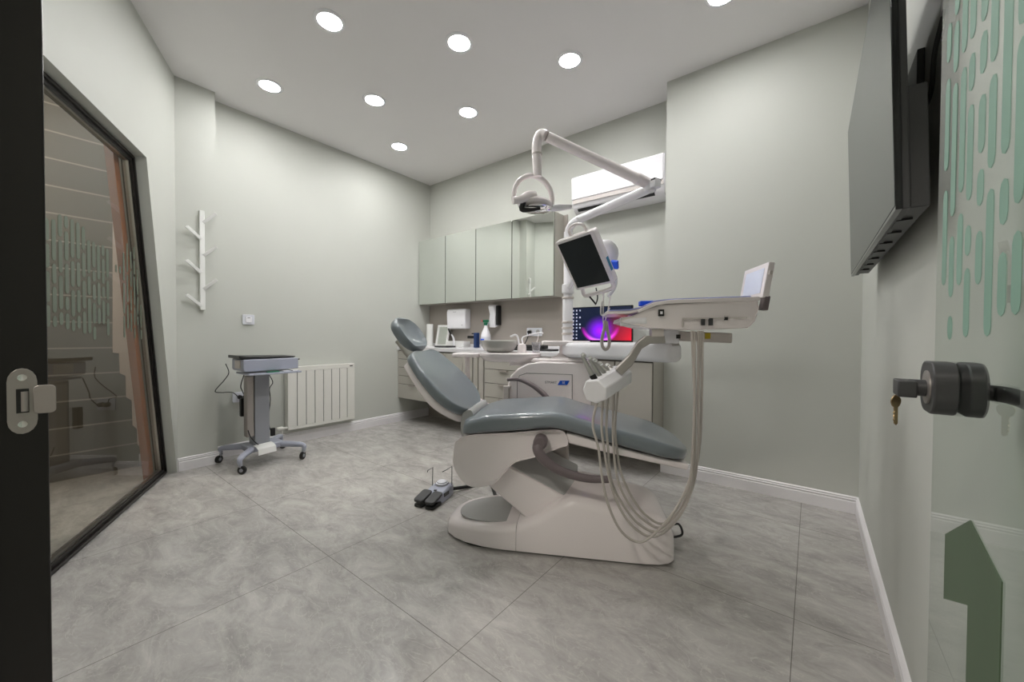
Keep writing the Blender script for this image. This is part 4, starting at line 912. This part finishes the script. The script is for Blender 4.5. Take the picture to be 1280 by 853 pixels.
# handpieces in the holder, each with its hose looping up to the tray
hdl = ['handpiece nearest the entrance end of the hexagonal holder', 'second handpiece in the hexagonal holder', 'middle handpiece in the hexagonal holder', 'fourth handpiece in the hexagonal holder', 'air syringe at the right end of the hexagonal holder']
tops = [(727, 444), (736, 448), (741, 450), (748, 455), (757, 457)]
paths = [[(735, 500), (741, 530), (748, 560), (753, 600), (762, 636), (778, 666), (800, 678), (822, 664), (845, 636), (862, 600), (866, 560), (868, 500), (868, 414)],
         [(747, 498), (752, 530), (755, 560), (762, 600), (775, 636), (795, 662), (818, 671), (842, 655), (862, 620), (868, 575), (868, 500), (865, 414)],
         [(753, 495), (758, 530), (760, 560), (764, 600), (778, 630), (798, 655), (822, 665), (846, 648), (864, 615), (872, 570), (873, 500), (873, 414)],
         [(762, 492), (766, 530), (767, 560), (772, 600), (786, 630), (804, 650), (826, 660), (848, 640), (862, 610), (874, 560), (872, 500), (876, 414)],
         [(768, 487), (769, 530), (771, 560), (776, 590), (790, 622), (808, 645), (830, 655), (852, 634), (868, 596), (875, 550), (877, 500), (878, 414)]]
for i in range(5):
    f = (i+.6)/5.6; base_ = h0.lerp(h1, f) + hz*.02
    tp = CAM + ray(*tops[i])*((base_-CAM).dot(Fv)+.02)
    h_ = thing('dental_handpiece', 'slim metal ' + hdl[i], 'handpiece', base_, 'handpieces in the hexagonal holder')
    bm = B(); dv = (tp-base_); tube(bm, [base_ - dv*.1, base_+dv*.3, base_+dv*.7, base_+dv*.95], [.011, .013, .0095, .008], 12, smooth=3); link('body', bm, M['steel'], h_)
    bm = B(); lathe(bm, tp - dv.normalized()*.004 + Vector((0, 0, -.006)), [(.007, 0), (.012, .003), (.012, .016), (.007, .020)], axis=(Rv*.5+Vector((0, 0, .6))), seg=14); link('head', bm, M['chrome'], h_)
    if i == 0:
        bm = B(); tube(bm, [base_+dv*.02, base_+dv*.32], [.0145, .0145], 12); link('grip', bm, M['black'], h_)
    pp = []; n_ = len(paths[i]); dep0 = (base_-CAM).dot(Fv); 
    for j, (u, v) in enumerate(paths[i]):
        k = j/(n_-1); dep = dep0*(1-k) + 1.60*k + .02*i*math.sin(PI*k)
        pp.append(CAM + ray(u, v)*dep)
    pp[0] = h0.lerp(h1, f) - hz*.036
    bm = B(); tube(bm, pp, .0055, 10, smooth=6); link('hose', bm, M['hose'], h_)

# ------------------------------------------------------------------ foot control
ped = thing('foot_control', 'grey foot control with two black pedals and wire bail on the floor', 'foot pedal', Vector((-1.98, 1.75, 0)))
pf = Vector((-1.955, 1.60, 0)); pbk = Vector((-2.02, 1.84, 0)); pa = (pbk-pf).normalized(); ps = Vector((pa.y, -pa.x, 0))
def PD(a, b, z): return pf + pa*a + ps*b + Vector((0, 0, z))
bm = B(); rings = []
for a, w, h in ((.05, .055, .045), (.08, .068, .058), (.14, .07, .075), (.20, .066, .085), (.25, .055, .075), (.275, .035, .05)):
    rings.append([PD(a, x, max(z, .004)) for x, z in rrect(-w, w, -.02, h, .022, 5)])
loft(bm, rings); link('housing', bm, M['cartblue'], ped)
for sgn in (-1, 1):
    bm = B(); prism(bm, rrect(-.03, .09, -.036, .036, .018), lambda a, b: PD(a, b+sgn*.042, .040+a*.22), lambda a, b: PD(a, b+sgn*.042, .056+a*.22)); link('pedal', bm, M['darkgrey'], ped, bevel=.004)
    bm = B(); prism(bm, rrect(-.03, .08, -.034, .034, .018), lambda a, b: PD(a, b+sgn*.042, .002), lambda a, b: PD(a, b+sgn*.042, .018)); link('foot_pad', bm, M['black'], ped, bevel=.004)
bm = B(); lathe(bm, PD(.19, 0, .080), [(.045, 0), (.045, .010), (.034, .014), (.034, .022), (.026, .026)], seg=26); link('dial', bm, M['wallwhite'], ped)
bm = B(); lathe(bm, PD(.19, 0, .088), [(.0452, 0), (.0452, .003)], seg=26); link('dial_groove', bm, M['darkgrey'], ped)
bm = B(); tube(bm, [PD(.155, -.055, .07), PD(.16, -.055, .20), PD(.13, -.075, .185), PD(.14, -.085, .170)], .0028, 7); tube(bm, [PD(.23, .055, .07), PD(.23, .055, .20), PD(.19, .035, .185), PD(.17, .015, .175)], .0028, 7); link('wire_bail', bm, M['darkgrey'], ped)
bm = B(); obox(bm, PD(.14, .069, .045), pa, ps, Vector((0, 0, 1)), .03, .003, .012); obox(bm, PD(.11, 0, .069), pa, ps, Vector((0, 0, 1)), .008, .010, .003); link('side_vent', bm, M['darkgrey'], ped, bevel=.002)
bm = B(); tube(bm, [PD(.25, .03, .03), PD(.36, .10, .016), PD(.50, .22, .012), CH(-.12, .30, .016), CH(.10, .36, .016)], .012, 10, smooth=5); tag(link('pedal_hose', bm, M['cable']), 'thick black hose from the foot control under the chair', 'hose')
bm = B(); tube(bm, [CH(.78, .22, .10), CH(.83, .20, .13), CH(.85, .20, .08), CH(.82, .22, .05), CH(.78, .24, .04)], .006, 8, smooth=5); tag(link('base_cable', bm, M['cable']), 'short black cable loop at the right end of the chair base', 'cable')

# ------------------------------------------------------------------ things on the worktop and backsplash
def wy(u, v, y): return onax(u, v, 1, y)
bm = B(); lathe(bm, Vector((-4.02, 3.36, ZW)), [(.045, 0), (.043, .29), (.038, .292)], seg=24); o = link('cup_stack', bm, M['paper']); tag(o, 'tall white stack of cups on the worktop right of the headrest', 'cups')
bm = B(); lathe(bm, Vector((-4.09, 3.06, ZW)), [(.025, 0), (.025, .03), (.012, .04), (.012, .06), (.016, .062), (.014, .075)], seg=16); tag(link('small_bottle', bm, M['whitecool']), 'tiny white bottle at the far left end of the worktop', 'bottle')
fr = thing('framed_stand', 'small white-framed stand-up mirror leaning on the worktop by the cups', 'table mirror', (-3.80, 3.40, ZW))
def FR(a, b, c): return Vector((-3.80, 3.37, ZW)) + Vector((1, 0, 0))*a + Vector((0, .20, 1)).normalized()*b + Vector((0, -1, .2)).normalized()*c
bm = B()
for q in ((-.11, .11, 0, .022), (-.11, .11, .258, .28), (-.11, -.088, .022, .258), (.088, .11, .022, .258)):
    prism(bm, rrect(q[0], q[1], q[2], q[3], .0), lambda a, b: FR(a, b, 0), lambda a, b: FR(a, b, .018))
link('frame', bm, M['paper'], fr, smooth=False)
bm = B(); prism(bm, rrect(-.088, .088, .022, .258, .0), lambda a, b: FR(a, b, .004), lambda a, b: FR(a, b, .008)); link('mirror', bm, M['mirror'], fr, smooth=False)
bm = B(); ibox(bm, -3.66, -3.36, 3.33, 3.45, ZW, 1.035); tag(link('tissue_box', bm, M['paper'], smooth=False, bevel=.004), 'long white box on the worktop below the hand towel dispenser', 'box')
bm = B(); ibox(bm, -3.60, -3.40, 3.08, 3.24, ZW, ZW+.02); tag(link('document_folder', bm, M['darkgrey'], smooth=False, bevel=.003), 'thin dark folder on the worktop behind the backrest', 'folder')
# hand towel dispenser on backsplash
bx0, bx1 = -3.70, -3.37
td = thing('towel_dispenser', 'white hand towel dispenser on the panel under the mirrored cabinets', 'dispenser', (-3.54, 3.40, 1.19))
bm = B(); prism(bm, [(YA-.013, 1.19), (3.37, 1.19), (3.36, 1.40), (3.375, 1.44), (YA-.013, 1.44)], lambda y, z: Vector((bx0, y, z)), lambda y, z: Vector((bx1, y, z))); link('case', bm, M['whitecool'], td, bevel=.015, bseg=3)
bm = B(); ibox(bm, bx1-.05, bx1-.04, 3.357, 3.362, 1.23, 1.24); ibox(bm, -3.58, -3.52, 3.36, 3.364, 1.40, 1.405); link('lock', bm, M['cartgrey'], td, smooth=False)
sd_ = thing('soap_dispenser', 'narrow white and black soap dispenser right of the towel box', 'dispenser', (-2.95, 3.42, 1.20))
bm = B(); prism(bm, [(YA-.013, 1.22), (3.40, 1.20), (3.385, 1.25), (3.40, 1.36), (3.37, 1.45), (3.39, 1.47), (YA-.013, 1.47)], lambda y, z: Vector((-3.0, y, z)), lambda y, z: Vector((-2.91, y, z))); link('case', bm, M['whitecool'], sd_, bevel=.01)
bm = B(); ibox(bm, -2.909, -2.875, 3.41, YA-.013, 1.23, 1.46); link('back_part', bm, M['black'], sd_, smooth=False, bevel=.005)
# spray bottle
sb = thing('spray_bottle', 'white spray bottle with green trigger head on the worktop', 'spray bottle', (-3.02, 3.36, ZW)); c_ = Vector((-3.02, 3.36, ZW))
bm = B(); lathe(bm, c_, [(.055, 0), (.058, .01), (.058, .15), (.045, .19), (.022, .24), (.018, .27)], seg=24); link('bottle', bm, M['whitecool'], sb)
bm = B(); lathe(bm, c_ + Vector((0, 0, .265)), [(.024, 0), (.024, .03), (.018, .035)], seg=16); obox(bm, c_ + Vector((0, 0, .315)), Vector((1, 0, 0)), Vector((0, 1, 0)), Vector((0, 0, 1)), .04, .014, .014); link('trigger_head', bm, M['green'], sb, bevel=.004)
bm = B(); obox(bm, c_ + Vector((.04, 0, .285)), Vector((.5, 0, .86)), Vector((0, 1, 0)), Vector((-.86, 0, .5)), .02, .008, .004); link('trigger', bm, M['wallwhite'], sb, bevel=.002)
bm = B(); obox(bm, c_ + Vector((-.05, 0, .318)), Vector((1, 0, 0)), Vector((0, 1, 0)), Vector((0, 0, 1)), .014, .010, .010); link('nozzle', bm, M['pink'], sb, bevel=.002)
bm = B(); lathe(bm, c_ + Vector((0, 0, .04)), [(.0586, 0), (.0586, .09)], seg=24, cap=False); link('label', bm, M['wallwhite'], sb)
bm = B(); obox(bm, c_ + Vector((-.0, -.0585, .085)), Vector((1, 0, 0)), Vector((0, 1, 0)), Vector((0, 0, 1)), .026, .003, .022); link('blue_label', bm, M['blue'], sb)
# dark blue clamp-like item
c_ = Vector((-3.20, 3.36, ZW)); bt = thing('handheld_device', 'dark blue and black hand device standing left of the spray bottle', 'device', c_)
bm = B(); ibox(bm, -3.19, -3.145, 3.33, 3.39, ZW, 1.14); link('body', bm, M['darkblue'], bt, smooth=False, bevel=.006)
bm = B(); ibox(bm, -3.31, -3.191, 3.345, 3.375, 1.07, 1.105); ibox(bm, -3.24, -3.191, 3.345, 3.375, 1.122, 1.137); link('nozzle', bm, M['black'], bt, smooth=False, bevel=.006)
# backsplash tap pipe near dispenser
bm = B(); tube(bm, [Vector((-3.50, 3.30, ZW)), Vector((-3.50, 3.30, 1.06)), Vector((-3.52, 3.28, 1.12))], [.016, .013, .008], 12, smooth=4); h_ = link('slim_stand', bm, M['whitecool']); tag(h_, 'slim white stand with a black tip below the towel dispenser', 'stand')
bm = B(); tube(bm, [Vector((-3.52, 3.28, 1.12)), Vector((-3.545, 3.27, 1.15)), Vector((-3.56, 3.27, 1.19))], [.009, .008, .010], 10, smooth=4); link('black_tip', bm, M['black'], h_)
# socket on backsplash
so = thing('wall_socket', 'white double wall socket on the panel, left of the lamp post', 'socket', (-2.40, 3.47, 1.11))
bm = B(); prism(bm, rrect(-2.50, -2.30, 1.105, 1.195, .008), lambda x, z: Vector((x, YA-.012, z)), lambda x, z: Vector((x, YA-.024, z))); link('plate', bm, M['wallwhite'], so, bevel=.002)
for xx in (-2.45, -2.35):
    bm = B(); lathe(bm, Vector((xx, YA-.024, 1.15)), [(.026, 0), (.026, .002), (.02, .003)], axis=(0, -1, 0), seg=18); link('outlet', bm, M['greyplate'], so)
bm = B(); lathe(bm, Vector((-2.45, YA-.027, 1.15)), [(.018, 0), (.016, .035), (.008, .04)], axis=(0, -1, 0), seg=14); link('plug', bm, M['black'], so)
cab([Vector((-2.45, 3.43, 1.15)), Vector((-2.46, 3.42, 1.08)), Vector((-2.50, 3.40, 1.0)), Vector((-2.54, 3.38, .975))], .005, 'black cable hanging from the double wall socket')
cab([Vector((-2.34, 3.46, 1.14)), Vector((-2.34, 3.44, 1.06)), Vector((-2.38, 3.42, .99)), Vector((-2.42, 3.40, .972))], .004, 'white cable hanging from the double wall socket', M['white'])
bm = B(); ibox(bm, -2.62, -2.06, 3.12, 3.22, ZW+.02, ZW+.055); ibox(bm, -2.66, -1.95, 3.10, 3.24, ZW, ZW+.018); tag(link('keyboard', bm, M['black'], smooth=False, bevel=.006), 'black keyboard lying on the worktop behind the control box', 'keyboard')
# desktop computer
cx_ = -1.53; cy0 = 3.28
dk = thing('desktop_computer', 'black all-in-one computer showing a purple and red desktop picture', 'computer', (cx_, cy0, ZW))
bx0, bx1 = -1.845, -1.235; zz0, zz1 = 1.045, 1.385
bm = B(); ibox(bm, bx0, bx1, cy0+.004, cy0+.03, zz0, zz1); link('bezel', bm, M['blackgloss'], dk, smooth=False, bevel=.004)
bm = B(); ibox(bm, bx0+.008, bx1-.008, cy0, cy0+.005, zz0+.028, zz1-.010); link('screen', bm, M['desktop'], dk, smooth=False)
bm = B(); rnd = random.Random(5)
for r_ in range(9):
    for c_ in range(rnd.choice((2, 2, 3)) if r_ < 6 else 2):
        x = bx0+.030+c_*.036; z = zz1-.032-r_*.033; ibox(bm, x-.007, x+.007, cy0-.0012, cy0, z-.007, z+.007)
m_ic = mat('desktop_icons', (.5, .5, .6), .5, emit=(.45, .5, .7), estr=.25, noise=.02); link('desktop_icons', bm, m_ic, dk, smooth=False)
bm = B(); prism(bm, [(cy0+.03, 1.02), (cy0+.03, 1.18), (cy0+.05, 1.18), (cy0+.10, ZW), (cy0+.08, ZW)], lambda y, z: Vector((cx_-.05, y, z)), lambda y, z: Vector((cx_+.05, y, z))); ibox(bm, cx_-.11, cx_+.11, cy0-.06, cy0+.12, ZW, ZW+.012); link('stand', bm, M['black'], dk, smooth=False)
cab([Vector((-1.72, 3.29, 1.03)), Vector((-1.66, 3.22, .985)), Vector((-1.60, 3.18, .975)), Vector((-1.55, 3.15, .970))], .004, 'black cable on the worktop below the computer screen')

# ------------------------------------------------------------------ television on the right wall
tv = thing('television', 'large television on a tilting wall bracket on the right wall', 'television', (.17, 1.90, 1.417))
xb, xt = .150, .1275; zb, zt_ = 1.417, 2.14; y0, y1 = 1.262, 2.545
def TVp(y, f, d): return Vector((xb + (xt-xb)*f + d, y, zb + (zt_-zb)*f))
def tvbox(bm, ya, yb, f0, f1, d0, d1):
    vs = [bm.verts.new(TVp(y, f, d)) for f in (f0, f1) for y in (ya, yb) for d in (d0, d1)]
    for fc in ((0, 2, 3, 1), (4, 5, 7, 6), (0, 1, 5, 4), (2, 6, 7, 3), (0, 4, 6, 2), (1, 3, 7, 5)): bm.faces.new([vs[i] for i in fc])
bm = B(); tvbox(bm, y0, y1, 0, 1, .0, .012); link('bezel', bm, M['blackgloss'], tv, smooth=False, bevel=.001)
bm = B(); tvbox(bm, y0+.004, y1-.004, .015, .993, -.001, .004); link('screen', bm, M['tvscreen'], tv, smooth=False)
bm = B(); tvbox(bm, y0+.004, y1-.03, .0, .97, .011, .026); tvbox(bm, y0+.02, y1-.06, .005, .40, .024, .060); link('back_cover', bm, M['darkgrey'], tv, smooth=False, bevel=.003)
for k in range(7):
    bm = B(); ya = y0+.12+k*.155; tvbox(bm, ya, ya+.09, -.003, .006, .016, .046); link('vent_slot', bm, M['black'], tv, smooth=False)
bm = B(); ibox(bm, .228, XR-.001, 1.60, 2.2, 1.65, 1.95)
for yy in (1.66, 2.1): tvbox(bm, yy, yy+.04, .30, .85, .026, .050)
ibox(bm, .18, .232, 1.85, 1.95, 1.75, 1.85); link('wall_bracket', bm, M['black'], tv, smooth=False, bevel=.002)
bm = B(); prism(bm, rrect(1.30, 1.37, 1.83, 1.92, .004), lambda y, z: Vector((XR, y, z)), lambda y, z: Vector((XR-.012, y, z)))
o = tag(link('wall_socket', bm, M['wallwhite'], smooth=False, bevel=.002), 'small white socket on the wall behind the television', 'socket')
bm = B(); lathe(bm, Vector((XR-.012, 1.335, 1.875)), [(.010, 0), (.010, .003)], axis=(-1, 0, 0), seg=14); link('jack', bm, M['black'], o)
cab([Vector((.232, 1.335, 1.87)), Vector((.222, 1.35, 1.80)), Vector((.225, 1.40, 1.73)), Vector((.225, 1.50, 1.72))], .005, 'black cable behind the television')

# ------------------------------------------------------------------ world and view
wd = bpy.data.worlds.new('world'); SC.world = wd; wd.use_nodes = True
wd.node_tree.nodes['Background'].inputs[0].default_value = (.6, .62, .65, 1); wd.node_tree.nodes['Background'].inputs[1].default_value = .05
vs = SC.view_settings; vs.view_transform = 'Standard'; vs.look = 'None'; vs.gamma = 1; vs.use_curve_mapping = False; vs.exposure = 0.13
